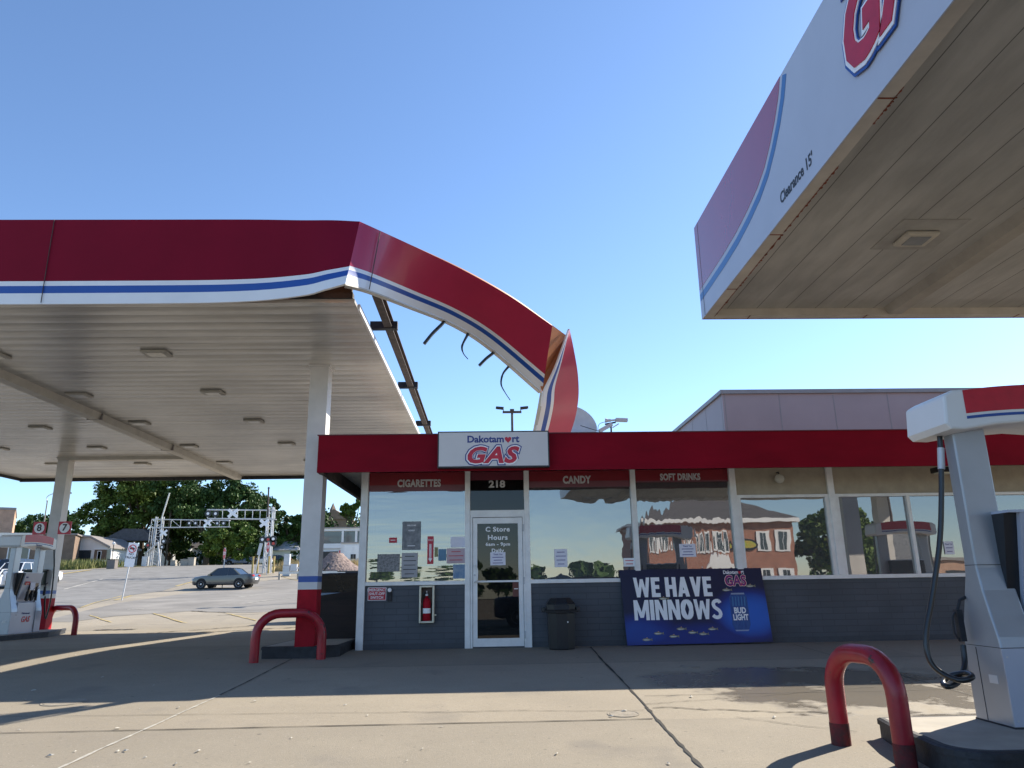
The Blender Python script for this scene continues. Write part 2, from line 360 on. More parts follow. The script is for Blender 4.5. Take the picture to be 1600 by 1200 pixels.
M['glassv'] = glass_mat('rippled_window_film', .0055, (2.6,1,.5), .36, .3, .9)
M['glasss'] = glass_mat('streaky_window_film', .003, (.25,1,2.5), .33, .4, 1.6)
M['doorglass'] = glass_mat('door_glass', .0, (1,1,1), .05, .2, 1, .02)
M['decalred'] = mat('red_window_band', (.22,.004,.014), .4, vs=3)
M['decalred2'] = mat('faded_red_window_band', (.17,.05,.07), .35, vs=3)
M['letter'] = mat('grey_window_lettering', (.55,.55,.56), .5, vs=8)
M['lwhite'] = mat('white_lettering', (.90,.90,.92), .45, vs=8, var=.03)
M['lblue'] = mat('navy_lettering', (.018,.04,.22), .45, vs=8)
M['lred'] = mat('red_lettering', (.52,.008,.035), .4, vs=8)
M['lblack'] = mat('dark_lettering', (.02,.02,.025), .5, vs=8)
M['signface'] = mat('grey_white_sign_face', (.62,.62,.62), .35, vs=2, var=.04)
M['paper'] = mat('white_paper', (.78,.78,.88), .7, vs=10, var=.04)
M['ink'] = mat('blue_ink', (.10,.10,.30), .8, vs=10)
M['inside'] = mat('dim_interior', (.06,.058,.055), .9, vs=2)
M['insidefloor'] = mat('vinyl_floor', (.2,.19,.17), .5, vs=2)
M['pinkpanel'] = mat('mauve_metal_panel', (.37,.285,.275), .45, vs=.7, var=.08)
M['greytrim'] = mat('grey_coping', (.27,.25,.24), .4, vs=3)
M['roof'] = mat('gravel_roof', (.25,.24,.22), .9, vs=8, var=.3)
M['wood'] = mat('dark_brown_board', (.022,.011,.009), .7, vs=2, var=.5, bump=.3, bs=30, stretch=(.4,.4,5))
M['bark'] = mat('bark', (.09,.07,.05), .9, vs=3, var=.4, bump=.5, bs=10, stretch=(3,3,.6))
M['leafA'] = mat('leaf_green', (.13,.19,.035), .6, vs=.25, col2=(.035,.075,.014), spec=.25)
M['leafB'] = mat('leaf_deep_green', (.06,.115,.026), .6, vs=.3, col2=(.024,.052,.013), spec=.25)
M['leafC'] = mat('leaf_yellow_green', (.10,.14,.03), .6, vs=.35, col2=(.055,.09,.02), spec=.25)
M['grass'] = mat('rough_grass', (.10,.15,.035), .9, vs=.6, col2=(.22,.2,.08))
M['drygrass'] = mat('dry_grass', (.42,.33,.16), .9, vs=.6, var=.3)
M['gravel'] = mat('pink_gravel', (.22,.165,.145), .95, vs=5, var=.5, bump=1, bs=14)
M['galv'] = mat('galvanised_steel', (.52,.53,.55), .45, .3, vs=3, var=.1)
M['housewhite'] = mat('white_siding', (.72,.73,.74), .7, vs=1, var=.06)
M['brickfar'] = brick_mat('red_brick', (.36,.13,.075), (.30,.10,.06), (.34,.27,.22), .24,.08,.012)
M['brickface'] = brick_mat('tan_brick', (.52,.30,.20), (.46,.26,.17), (.48,.38,.30), .24,.08,.012)
M['brickbrown'] = brick_mat('brown_brick', (.20,.13,.09), (.17,.11,.075), (.24,.19,.15), .24,.08,.012)
M['shingle'] = mat('dark_shingle', (.09,.085,.09), .9, vs=3, var=.3)
M['darkglass'] = mat('dark_window_glass', (.03,.04,.05), .06, vs=2, spec=.9)
M['carglass'] = mat('car_glass', (.02,.025,.03), .04, vs=2, spec=.9)
M['carsilver'] = mat('warm_grey_car_paint', (.065,.066,.07), .3, .5, vs=2, var=.04, coat=.8)
M['carnavy'] = mat('navy_car_paint', (.018,.028,.075), .2, .2, vs=2, var=.04, coat=.9)
M['carwhite'] = mat('white_car_paint', (.75,.76,.78), .25, 0, vs=2, var=.03, coat=.6)
M['carblue'] = mat('dark_blue_car_paint', (.03,.06,.15), .25, .2, vs=2, var=.03, coat=.6)
M['tyre'] = mat('tyre', (.015,.015,.015), .8, vs=8)
M['rim'] = mat('wheel_rim', (.55,.55,.56), .3, .7, vs=8)
M['taillight'] = mat('red_lamp', (.45,.01,.01), .15, vs=8)
M['headlight'] = mat('clear_lamp', (.7,.7,.68), .1, vs=8)
M['stopred'] = mat('stop_sign_red', (.62,.02,.03), .4, vs=8)
M['posternavy'] = mat('poster_dark', (.10,.11,.13), .4, vs=12, col2=(.28,.29,.31))
M['green'] = mat('dark_green_box', (.012,.028,.025), .4, vs=6)
M['cream'] = mat('cream_plastic', (.80,.76,.60), .5, vs=5)
# ------------------------------------------------------------------ ground
def ground():
    xs = [-220,-60,-30,-12,-6,-3,0,3,6,12,30,60,220]; ys = GX
    mb = MB(); vs = [(x,y,gz(y)) for y in ys for x in xs]; n = len(xs)
    mb.add(vs, [(j*n+i, j*n+i+1, (j+1)*n+i+1, (j+1)*n+i) for j in range(len(ys)-1) for i in range(n-1)])
    o = mb.build('ground', M['lot']); o['kind'] = 'structure'
ground()
# street climbing to the railway crossing, parking-lot asphalt, verges
drape('road', pix((-420,925),(95,893),(150,889),(230,887),(460,879),(470,888),(400,897),(320,904),(290,912),(205,930),(130,949),(60,960),(-420,990)), M['asphalt'], .012)
drape('parking_lot', pix((60,972),(130,955),(215,938),(300,926),(330,918),(430,906),(560,902),(700,906),(700,950),(560,957),(470,954),(380,958),(300,955),(180,963),(110,972)), M['asphalt_lot'], .008)
drape('far_ground', [(-220,99.5),(220,99.5),(220,480),(-220,480)], M['grass'], .02)
drape('grass_verge', pix((-300,895),(88,891),(172,887),(172,884),(-300,884)), M['grass'], .05)
drape('grass_verge', pix((172,886.5),(250,884.5),(250,881),(172,883)), M['grass'], .05)
drape('grass_verge', pix((425,893),(560,892),(700,892),(700,885),(425,884)), M['drygrass'], .03)
for a, b in (((85,899),(142,891)),): 
    A, B = gnd(*a), gnd(*b); strip('kerb_paint', A, B, .45, M['yellow'], .05)
for a, b, wd in (((126,950),(192,931),.14),((240,959),(292,974),.10),((140,962),(175,973),.10),((355,959),(400,970),.10),((275,916),(305,908),.3),((437,900),(478,911),.12),((180,938),(205,931),.2)):
    A, B = gnd(*a), gnd(*b); strip('road_marking', A, B, wd*.6, M['yellow'], .02, jag=.01)
for a, b, wd in (((199,953),(225,952),.12),((100,921),(160,905),.14),((370,934),(430,926),.12),((385,943),(455,935),.12)):
    A, B = gnd(*a), gnd(*b); strip('road_marking', A, B, wd, M['wpaint'], .02, jag=.01)
# joints and cracks of the concrete apron
strip('expansion_joint', (1.60,12.75), (1.50,7.75), .022, M['joint'], .006, jag=.004)
strip('expansion_joint', (1.50,7.75), (1.40,4.2), .026, M['joint'], .006, jag=.006, n=40)
strip('caulk_joint', (-3.02,8.9), (-3.2,4.5), .022, M['caulk'], .006, jag=.004, n=40)
strip('expansion_joint', (-3.02,12.2), (-3.02,8.9), .015, M['joint'], .006, jag=.004)
strip('expansion_joint', (-12,7.16), (1.45,7.22), .016, M['joint'], .006, jag=.006, n=60)
strip('crack', (1.55,7.7), (3.3,7.25), .022, M['crack'], .007, jag=.03, n=40)
strip('crack', (-.9,7.75), (1.45,7.62), .008, M['crack'], .007, jag=.02, n=40)
strip('crack', (-12,8.3), (-.9,7.75), .006, M['crack'], .007, jag=.01, n=60)
strip('crack', (2.2,7.2), (3.0,6.55), .008, M['crack'], .007, jag=.012, n=30)
strip('crack', (1.5,7.9), (4.2,8.6), .008, M['crack'], .007, jag=.03, n=40)
strip('expansion_joint', (-14,14.2), (-2.4,14.0), .015, M['joint'], .006)
strip('expansion_joint', (1.6,8.35), (9,8.45), .008, M['joint'], .006, jag=.006, n=40)
strip('expansion_joint', (-2.5,10.9), (9,10.9), .008, M['joint'], .006)
strip('expansion_joint', (4.9,12.6), (4.9,6.5), .010, M['joint'], .006)
for a, b, wd in (((148,985),(210,984),.25),((300,955),(352,958),.10),((230,990),(400,978),.08),((340,962),(480,957),.05),((305,989),(480,980),.12)):
    A, B = gnd(*a), gnd(*b); strip('crack', A, B, wd, M['crack'], .016, jag=.05, n=30)
def disc_cover(px, py, r, label):
    p = gnd(px, py); mb = MB()
    sl_ = math.atan((gz(p.y+.2)-gz(p.y-.2))/.4)
    mb.lathe([(r,.001),(r,.005),(r*.93,.005),(r*.92,.002),(r*.88,.002),(r*.87,.005),(0.001,.005)], n=40)
    o = mb.build('manhole_cover', mat('cover_iron', (.27,.24,.195), .85, vs=9, var=.25, bump=.4, bs=60)); o.location = p; o.rotation_euler = (sl_,0,0)
    tag(o, label, 'manhole cover')
disc_cover(100,1098,.22,'round metal cover in the sunlit concrete at the left, beside the diagonal shadow')
disc_cover(974,1116,.15,'small round cover just left of the crossing joints in sunlit concrete')
disc_cover(1078,1042,.13,'small cover in the shaded concrete in front of the blue banner board')
# litter
mbp = MB()
mbp.add([(-.03,-.012,.0),(.03,-.015,.006),(.035,.012,.012),(-.028,.014,.004),(0,0,.016)], [(0,1,4),(1,2,4),(2,3,4),(3,0,4)])
scrap0 = None
pts_l = [(40,1095),(30,1142),(78,1183),(117,1176),(184,1175),(196,1175),(218,1109),(279,1107),(183,1140),(226,1186),(310,1176),(390,1194),(398,1097),(539,1103),(455,1155),(690,1137),(574,1119),(636,1191),(660,1172),(975,1113),(1080,1090),(955,1121),(160,1059),(52,1080),(240,1072),(205,1012),(275,1195),(60,1038),(118,1024),(870,1180),(1210,1122),(1045,1196)]
for i, (x, y) in enumerate(pts_l):
    p = gnd(x, y)
    if scrap0 is None: o = mbp.build('paper_scrap', M['wpaint']); scrap0 = o
    else: o = scrap0.copy(); COL.objects.link(o)
    o.location = p+Vector((0,0,.006)); o.rotation_euler = (.03,0,random.uniform(0,6.28)); k = random.uniform(.4,.9); o.scale = (k,k,k)
    tag(o, 'tiny white scrap of litter lying on the concrete', 'litter', 'scraps of litter on the concrete')
# ------------------------------------------------------------------ islands
def island(name_label, poly, ztop, zbot, edge=.04):
    n = len(poly); mb = MB()
    c = Vector((sum(p[0] for p in poly)/n, sum(p[1] for p in poly)/n))
    def off(k, z):
        out = []
        for i in range(n):
            a, b, d = Vector(poly[i-1]), Vector(poly[i]), Vector(poly[(i+1)%n])
            t1 = (b-a).normalized(); t2 = (d-b).normalized(); nn = Vector((-(t1+t2).y, (t1+t2).x)).normalized()
            out.append((*(b+nn*k), z))
        return out
    rings = [off(0, zbot), off(0, ztop-.05), off(-.015, ztop-.05), off(-.015, ztop-.012), off(.01, ztop), off(.05, ztop)]
    vs = [p for r in rings for p in r]
    fs = [(k*n+i, k*n+(i+1)%n, (k+1)*n+(i+1)%n, (k+1)*n+i) for k in range(5) for i in range(n)]
    mb.add(vs, fs, 0); mb.add(rings[5], [tuple(range(n))], 1)
    o = mb.build('pump_island', [M['blackdull'], M['kerb']]); o['kind'] = 'structure'
    return o
def arc(cx, cy, r, a0, a1, n=8, ry=None):
    return [(cx+r*math.cos(R(a0+(a1-a0)*i/n)), cy+(ry or r)*math.sin(R(a0+(a1-a0)*i/n))) for i in range(n+1)]
# counter-clockwise outlines
island('right', [(3.10,6.36)]+[(3.03,6.0),(2.99,5.55)]+arc(3.24,5.33,.27,180,270,6)+[(6.6,5.06),(6.6,6.36)], -.03, -.45)
island('col1', [(-3.50,12.0),(-2.62,11.98),(-2.35,12.15),(-2.33,13.6),(-3.42,13.6)], .20, -.1)
island('left', [(-13.3,17.4),(-11.4,17.4),(-11.1,17.7),(-11.0,19.6),(-11.5,21.3),(-13.3,21.3)], .12, -.2)
island('far pump', [(9.6,5.1),(14.0,5.1),(14.0,6.4),(9.6,6.4)], -.03, -.45)
# ------------------------------------------------------------------ hoops
def hoop(p0, p1, h, r, label, rust=False):
    p0, p1 = Vector(p0), Vector(p1); d = (p1-p0); d.z = 0; L = d.length; d.normalize(); rb = min(.34, L*.40)
    pts = [Vector((p0.x,p0.y,p0.z-.05)), Vector((p0.x,p0.y,p0.z+.14)), Vector((p0.x,p0.y,p0.z+h-rb))]
    top = max(p0.z,p1.z)+h
    for k in range(1,8):
        a = math.pi/2*k/7; q = p0+d*(rb-rb*math.cos(a)); pts.append(Vector((q.x,q.y,top-rb+rb*math.sin(a))))
    for k in range(0,8):
        a = math.pi/2*k/7; q = p1-d*(rb-rb*math.sin(a)); pts.append(Vector((q.x,q.y,top-rb+rb*math.cos(a))))
    pts += [Vector((p1.x,p1.y,p1.z+.14)), Vector((p1.x,p1.y,p1.z-.05))]
    root = empty('hoop_bollard', label, 'bollard', tuple(p0))
    mb = MB(); mb.tube([p-p0 for p in pts], r, 20); mb.build('hoop', M['guardred'], root, smooth=True)
    if rust:
        for q in (p0, p1):
            mb = MB(); mb.tube([q-p0+Vector((0,0,-.03)), q-p0+Vector((0,0,.15))], r+.003, 20)
            o = mb.build('rusty_foot', mat('rusty_foot', (.035,.02,.018), .8, vs=14, col2=(.16,.01,.015), bump=.3), root, smooth=True)
    return root
hoop((2.69,6.17,-.18),(2.84,5.52,-.21),0.68,.070,'bent red pipe hoop with worn dark feet guarding the silver pump at right',True)
hoop((-3.49,11.60,.02),(-2.57,11.85,.03),.66,.068,'red pipe hoop in front of the near canopy column left of the store')
hoop((-11.88,21.12,-.02),(-10.80,20.42,-.02),.68,.07,'red pipe hoop beside the far column with pump numbers')
# ------------------------------------------------------------------ ribbon helper
def ribbon(top, bot, rows, th, backm, n=6, name='fascia', parent=None, flange=.0, smooth=True):
    T = smooth_path(top, n) if n > 1 else [Vector(p) for p in top]
    B = smooth_path(bot, n) if n > 1 else [Vector(p) for p in bot]
    k = len(T); mats = [r[1] for r in rows]+[backm]; fr = [0]+[r[0] for r in rows]; m = len(fr)
    mb = MB(); F = []; Bk = []
    for i in range(k):
        t = (T[min(i+1,k-1)]-T[max(i-1,0)]).normalized(); dn = (B[i]-T[i]).normalized(); nn = -t.cross(dn).normalized()
        F.append([T[i].lerp(B[i], f) for f in fr]); Bk.append([T[i].lerp(B[i], f)+nn*(-th) for f in fr])
    vs = [p for r in F for p in r]+[p for r in Bk for p in r]; o = k*m
    mb.add(vs, [], 0)
    for i in range(k-1):
        for j in range(m-1):
            mb.f.append((i*m+j, i*m+j+1, (i+1)*m+j+1, (i+1)*m+j)); mb.m.append(j)
            mb.f.append((o+i*m+j, o+(i+1)*m+j, o+(i+1)*m+j+1, o+i*m+j+1)); mb.m.append(m-1)
        mb.f.append((i*m,(i+1)*m,o+(i+1)*m,o+i*m)); mb.m.append(m-1)
        mb.f.append((i*m+m-1,o+i*m+m-1,o+(i+1)*m+m-1,(i+1)*m+m-1)); mb.m.append(m-2)
    for i in (0, k-1):
        for j in range(m-1): mb.f.append((i*m+j, i*m+j+1, o+i*m+j+1, o+i*m+j)); mb.m.append(m-1)
    return mb.build(name, mats, parent, smooth=smooth)
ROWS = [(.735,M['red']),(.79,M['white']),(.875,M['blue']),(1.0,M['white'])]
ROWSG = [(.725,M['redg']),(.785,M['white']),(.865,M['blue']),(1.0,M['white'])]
# ------------------------------------------------------------------ left canopy
ZS = 4.67; CX0, CX1, CY0, CY1 = -15.4, -1.75, 9.11, 24.6
CL = empty('station_canopy', 'large storm-damaged station canopy on the left with red fascia torn off along its side', 'canopy', (-8,16,0))
def par(o): o.parent = CL; o.matrix_parent_inverse = Matrix.Translation((8,-16,0)); return o
mb = MB(); mb.box(CX0+.02, CX1-.03, CY0+.06, CY1-.02, ZS, ZS+.05); par(mb.build('soffit', M['soffitL']))
mb = MB(); mb.box(CX1-.03, CX1, CY0+.3, CY1, ZS-.02, ZS+.07); par(mb.build('edge_trim', M['white']))
mb = MB(); mb.box(-15.2, -3.0, 9.4, 24.3, 5.50, 5.58); par(mb.build('roof_deck', M['roof']))
# front fascia, lower lip kicked out near the corner
def P(px, py, Y): return at(px, py, Y)
top = [(-15.4,9.11,5.85),(-9,9.11,5.85),(-5,9.11,5.85),(-3.3,9.11,5.85),P(470,344,9.10),P(520,344,9.06),P(562,346,9.02)]
bot = [(-15.4,9.11,4.645),(-9,9.11,4.645),(-5,9.11,4.645),(-3.3,9.10,4.66),P(470,462,8.98),P(508,452,8.80),P(540,443,8.66)]
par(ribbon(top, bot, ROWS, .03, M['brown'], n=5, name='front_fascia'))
for sx in (76,):
    a = at(sx+8, 344, 9.085); b = at(sx-6, 474, 9.085); mb = MB(); mb.bar((a.x,a.y+.012,5.845), (a.x,a.y+.012,4.66), .005, .012)
    par(mb.build('panel_seam', M['rust'] if sx == 76 else M['whitewarm']))
mb = MB(); mb.box(-15.43,-15.37,9.11,24.6,4.62,5.85); par(mb.build('side_fascia', M['red']))
mb = MB(); mb.box(-15.4,CX1-.3,24.6,24.66,4.60,5.85); mb.box(-15.4,CX1-.3,24.56,24.60,4.56,4.66); par(mb.build('rear_fascia', M['blackdull']))
mb = MB(); mb.box(-15.37,-15.33,9.2,24.55,4.58,4.70); par(mb.build('rear_lip', M['blackdull']))
# exposed framing behind the lifted lip
mb = MB(); mb.box(-3.35,-2.55,9.22,9.26,4.72,5.3); par(mb.build('exposed_backing', M['brown']))
mb = MB(); mb.box(-2.6,-1.83,9.20,9.28,4.72,5.5); mb.box(-2.62,-1.80,9.13,9.24,4.72,4.80); mb.bar((-1.85,9.20,4.72),(-1.85,9.20,5.6),.06); par(mb.build('exposed_frame', M['blackdull']))
# torn fascia swinging over the store roof
tT = [P(562,346,9.02),P(595,361,9.05),P(660,391,9.40),P(730,425,9.9),P(800,465,10.45),P(863,509,11.0)]
tB = [P(540,443,8.66),P(577,453,9.05),P(640,477,9.85),P(708,505,10.6),P(765,541,11.25),P(847,612,11.95)]
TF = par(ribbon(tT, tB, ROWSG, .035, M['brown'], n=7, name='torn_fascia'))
TF['label'] = 'bent glossy red panel torn from the side and arching over the store roof'
a, b = P(594,362,9.02), P(577,452,9.01); mb = MB(); mb.bar(a, b, .010); par(mb.build('panel_seam', M['rust']))
# bottom flange of the torn strip
Bq = smooth_path(tB, 7); fl = MB(); vs = []
for i, p in enumerate(Bq): vs += [p+Vector((0,0,-.002)), p+Vector((-.05,.17,.03)), p+Vector((-.05,.17,.015)), p+Vector((0,0,-.02))]
fl.add(vs, [(4*i+j, 4*i+(j+1)%4, 4*i+4+(j+1)%4, 4*i+4+j) for i in range(len(Bq)-1) for j in range(4)]); par(fl.build('bottom_flange', M['gutter']))
# opened fold: orange-brown back and the free-standing second half
mb = MB(); A1, A2, A3, A4 = P(863,508,11.04), P(886,525,11.7), P(849,614,11.9), P(843,600,11.85)
mb.add([A1,A2,A3,A4,A1+Vector((.0,.03,0)),A2+Vector((0,.03,0)),A3+Vector((0,.03,0)),A4+Vector((0,.03,0))], [(0,1,2,3),(4,7,6,5),(0,4,5,1),(1,5,6,2),(2,6,7,3),(3,7,4,0)])
par(mb.build('torn_back', M['brown']))
s2T = [P(890,514,11.55),P(897,548,11.9),P(903,585,12.3),P(904,620,12.6),P(899,652,13.0),P(889,684,13.2)]
s2B = [P(889,516,11.5),P(868,574,11.7),P(850,612,11.88),P(846,635,12.05),P(842,655,12.4),P(836,684,12.7)]
rows2 = [(.68,M['redg']),(.76,M['white']),(.88,M['blue']),(1.0,M['white'])]
par(ribbon(s2T, s2B, rows2, .03, M['brown'], n=6, name='folded_fascia'))
mb = MB()
Bq = smooth_path(s2B[2:], 6); vs = []
for p in Bq: vs += [p+Vector((0,0,0)), p+Vector((-.06,.1,.0)), p+Vector((-.06,.12,-.01)), p+Vector((0,.02,-.01))]
mb.add(vs, [(4*i+j, 4*i+(j+1)%4, 4*i+4+(j+1)%4, 4*i+4+j) for i in range(len(Bq)-1) for j in range(4)]); par(mb.build('bottom_flange', M['gutter']))
# dangling steel straps
for pts in ([(692,505),(676,521),(663,537)],[(729,526),(722,541),(724,552),(731,561)],[(771,551),(760,560),(749,571)],[(797,570),(786,584),(783,600),(789,613),(797,625)]):
    Y = 9.95+(pts[0][0]-640)*.0112; pts = [(pts[0][0]+5, pts[0][1]-9)]+list(pts); q = smooth_path([P(x,y,Y) for x, y in pts], 5); mb = MB(); k = len(q)
    wd = [.05]*k if len(pts) == 4 else [.055*(1-.9*i/(k-1)) for i in range(k)]
    for i in range(k-1): mb.bar(q[i], q[i+1]+(q[i+1]-q[i])*.15, max(.012,wd[i]), max(.012,wd[i]*.8))
    par(mb.build('strap', M['black']))
# rusty outrigger beam still in place
za = 4.92; b0, b1 = atz(588,462,za), atz(668,674,za); mb = MB()
mb.bar(b0, b1+ (b1-b0)*.15, .12, .012); mb.bar(b0+Vector((0,0,.16)), b1+Vector((0,0,.16))+(b1-b0)*.15, .12, .012); mb.bar(b0+Vector((0,0,.08)), b1+Vector((0,0,.08))+(b1-b0)*.15, .02, .15)
par(mb.build('edge_beam', M['rust']))
for y in (513, 605, 664):
    q = atz(588+(y-462)*80/212., y, za); mb = MB(); mb.box(CX1-.1, q.x+.14, q.y-.05, q.y+.05, za-.02, za+.1); par(mb.build('bracket', M['blackdull']))
# gutters under the soffit
mb = MB(); mb.prism([(-8.46,ZS),(-8.18,ZS),(-8.22,ZS-.13),(-8.42,ZS-.13)], 'y', 9.2, 24.5); par(mb.build('gutter', M['gutter']))
for y in (11.9,15.4,19.0):
    mb = MB(); mb.box(-8.48,-8.16,y,y+.03,ZS-.137,ZS-.001); par(mb.build('gutter_joint', M['greytrim']))
mb = MB(); mb.prism([(20.6,ZS),(20.95,ZS),(20.9,ZS-.08),(20.65,ZS-.08)], 'x', -12, -8.46); par(mb.build('gutter', M['gutter']))
# soffit lamps
def lamp(x, y, z, parentf, s=1.0):
    mb = MB(); mb.box(x-.20*s,x+.20*s,y-.16*s,y+.16*s,z-.038,z-.001); o = parentf(mb.build('lamp', M['lampbody'], bevel=.03))
    mb = MB(); mb.box(x-.13*s,x+.13*s,y-.10*s,y+.10*s,z-.044,z-.036); l = mb.build('lens', M['lens']); l.parent = o; l.matrix_parent_inverse = o.matrix_parent_inverse.copy() if False else Matrix()
    return o
for (x, ys) in ((-5.25,(11.25,13.7,16.2,18.9,21.6)),(-7.8,(11.3,13.8,16.3,19.1,21.7)),(-10.2,(11.3,13.8,16.7,19.2,21.8)),(-12.7,(13.8,16.7,19.2,21.7))):
    for y in ys: lamp(x, y, ZS, par)
# columns
def column(x0, x1, y0, y1, zb):
    mb = MB(); mb.box(x0,x1,y0,y1,1.21,ZS,0); mb.box(x0,x1,y0,y1,1.12,1.21,1); mb.box(x0,x1,y0,y1,1.02,1.12,2); mb.box(x0,x1,y0,y1,zb,1.02,3)
    return mb
colw = mat('column_white', (.62,.61,.60), .5, vs=2.5, var=.10, bump=.06, bs=8)
for k, (x0,x1,y0,y1,zb,d) in enumerate(((-3.01,-2.71,11.98,12.28,.17,.0),(-12.02,-11.72,20.69,20.99,.06,-.12))):
    mb = MB(); z1,z2,z3 = 1.23+d,1.14+d,1.03+d
    mb.box(x0,x1,y0,y1,z1,ZS,0); mb.box(x0,x1,y0,y1,z2,z1,1); mb.box(x0,x1,y0,y1,z3,z2,0); mb.box(x0,x1,y0,y1,zb,z3,2)
    mb.box(x0-.03,x1+.03,y0-.03,y1+.03,ZS-.03,ZS-.001,0)
    par(mb.build('column', [colw, M['blue'], M['redpaint']]))
# number signs on the far column
for ch, xc in (('8',-12.22),('7',-11.55)):
    o = empty('pump_number_sign', ('small red square sign with black 8 in a white disc, left side of far column' if ch == '8' else 'small red square sign with black 7 in a white disc, right side of far column'), 'sign', (xc,20.66,2.74))
    mb = MB(); mb.box(-.17,.17,-.012,.012,-.17,.17); mb.build('plate', M['lred'], o)
    mb = MB(); mb.lathe([(.135,-.018),(.135,-.012)], n=28, axis='y'); mb.build('disc', M['lwhite'], o)
    text('numeral', ch, .25, M['lblack'], o, (0,-.021,0), off=.006)
o = empty('dispenser_box', 'dark green windshield supply box fixed to the far column', 'box', (-12.05,20.5,1.25))
mb = MB(); mb.box(-.20,.20,-.22,.18,0,.36); mb.build('body', M['green'], o, bevel=.02)
mb = MB(); mb.box(-.22,.22,-.24,.18,.36,.40); mb.build('lid', M['black'], o)
# ------------------------------------------------------------------ right canopy
CR = empty('station_canopy', 'canopy on the upper right with white fascia, red corner and Clearance 15 feet lettering', 'canopy', (8,2,0))
def par2(o): o.parent = CR; o.matrix_parent_inverse = Matrix.Translation((-8,-2,0)); return o
RX, RY, RZ0, RZ1 = 2.89, 9.41, 4.50, 5.86
mb = MB(); mb.box(RX+.13, 15.9, -6, RY-.13, RZ0+.10, RZ0+.14); par2(mb.build('soffit', M['soffitR']))
lip = mat('cream_lip', (.56,.51,.44), .6, vs=3, var=.14)
mb = MB(); mb.box(RX+.012, RX+.14, -6, RY-.0125, RZ0, RZ0+.099); mb.box(RX+.14, 15.9, RY-.14, RY-.0125, RZ0, RZ0+.099); par2(mb.build('bottom_lip', lip))
mb = MB(); mb.box(RX, RX+.012, -6, RY, RZ0-.004, RZ1); par2(mb.build('left_fascia', mat('white_fascia_panel', (.50,.53,.62), .35, vs=.9, var=.05)))
mb = MB(); mb.box(RX+.0125, 15.9, RY-.012, RY, RZ0-.004, RZ1); par2(mb.build('rear_fascia', M['red']))
mb = MB(); mb.box(RX+.02, 15.9, -5.9, RY-.02, RZ1-.12, RZ1-.05); par2(mb.build('roof_deck', M['roof']))
mb = MB(); mb.box(15.9, 15.93, -6, RY, RZ0, RZ1); mb.box(RX+.013, 15.9, -6.03,-6,RZ0,RZ1); par2(mb.build('side_fascia', M['white']))
# painted red field and blue stripe on left fascia (plates 3 mm proud, facing -X)
U, V = (0,-1,0), (0,0,1)          # u to the right as seen from -X
def yz(l): return [(-y, z) for y, z in l]
curve = [(9.39,4.915),(8.9,4.925),(8.3,4.945),(7.8,4.98),(7.4,5.04),(7.05,5.12),(6.8,5.22),(6.6,5.36),(6.42,5.52),(6.28,5.68),(6.18,RZ1-.002)]
mb = MB(); plate(mb, (RX-.0005,0,0), U, V, yz(curve+[(9.39,RZ1-.002)]), .003); par2(mb.build('red_field', mat('red_field', (.34,.03,.07), .22, vs=.9, var=.06, spec=.8, coat=.5)))
def offs(c, d):
    out = []
    for i, p in enumerate(c):
        a = Vector(c[max(i-1,0)]); b = Vector(c[min(i+1,len(c)-1)]); t = (b-a).normalized(); n = Vector((t.y,-t.x))
        if n.y > 0 : n = -n
        q = Vector(p)+n*d; out.append((min(q.x,9.39), min(q.y,RZ1-.003)))
    return out
o1, o2 = offs(curve,.07), offs(curve,.165)
mb = MB(); plate(mb, (RX-.0005,0,0), U, V, yz([(y,z) for y,z in o1]+[(y,z) for y,z in o2][::-1]), .003); par2(mb.build('blue_stripe', mat('blue_stripe_fascia', (.05,.17,.42), .3, vs=1, var=.05)))
mb = MB(); mb.box(RX-.005, RX-.0035, 9.235, 9.245, RZ0, RZ1); par2(mb.build('panel_seam', M['rust']))
text('lettering', "Clearance 15'", .155, M['lblack'], CR, Vector((RX-.002,6.13,4.69))-Vector((8,2,0)), U, V, off=.0035, ext=.001, fit=(.76,.125))
for nm, of, mm, ex, ft in (('logo_outline',.095,M['blue'],.012,(1.70,.84)),('logo_border',.075,M['lwhite'],.020,(1.65,.79)),('logo_letters',.045,M['lred'],.028,(1.58,.72))):
    text(nm, 'GAS', 1.02, mm, CR, Vector((RX-.004-ex,4.13,5.20))-Vector((8,2,0)), U, V, off=of, ext=.006, shear=.28, spacing=1.10, fit=ft)
text('logo_name', 'Dakotamart', .34, M['lblue'], CR, Vector((RX-.01,4.1,5.68))-Vector((8,2,0)), U, V, off=.006, ext=.004)
# rust streaks along the lip joint
for (y0, y1) in ((9.3,8.0),(7.95,6.9),(6.85,5.6),(5.0,4.55)):
    n = 46; mb = MB()
    for i in range(n):
        y = y0+(y1-y0)*i/n; wd = random.choice((.003,.004,.006,.006,.011,.018)); mb.box(RX+.14-wd*.3, RX+.14+wd, y+(y1-y0)/n*.98, y, RZ0-.004, RZ0+.004)
    par2(mb.build('rust_streak', M['rustline']))
for y in (8.35,6.9,4.68):
    mb = MB(); mb.box(RX+.013, RX+.15, y-.008, y+.008, RZ0-.003, RZ0+.001); par2(mb.build('lip_seam', M['rustline']))
for x in (3.5,5.1,7.2):
    mb = MB(); mb.box(x, x+.015, RY-.14, RY-.01, RZ0-.003, RZ0+.001); par2(mb.build('lip_seam', M['rustline']))
mb = MB(); mb.prism([(5.34,RZ0+.10),(5.62,RZ0+.10),(5.57,RZ0+.005),(5.40,RZ0+.005)], 'y', -5.9, RY-.15); par2(mb.build('gutter', mat('beige_gutter', (.37,.34,.29), .6, vs=3, var=.14)))
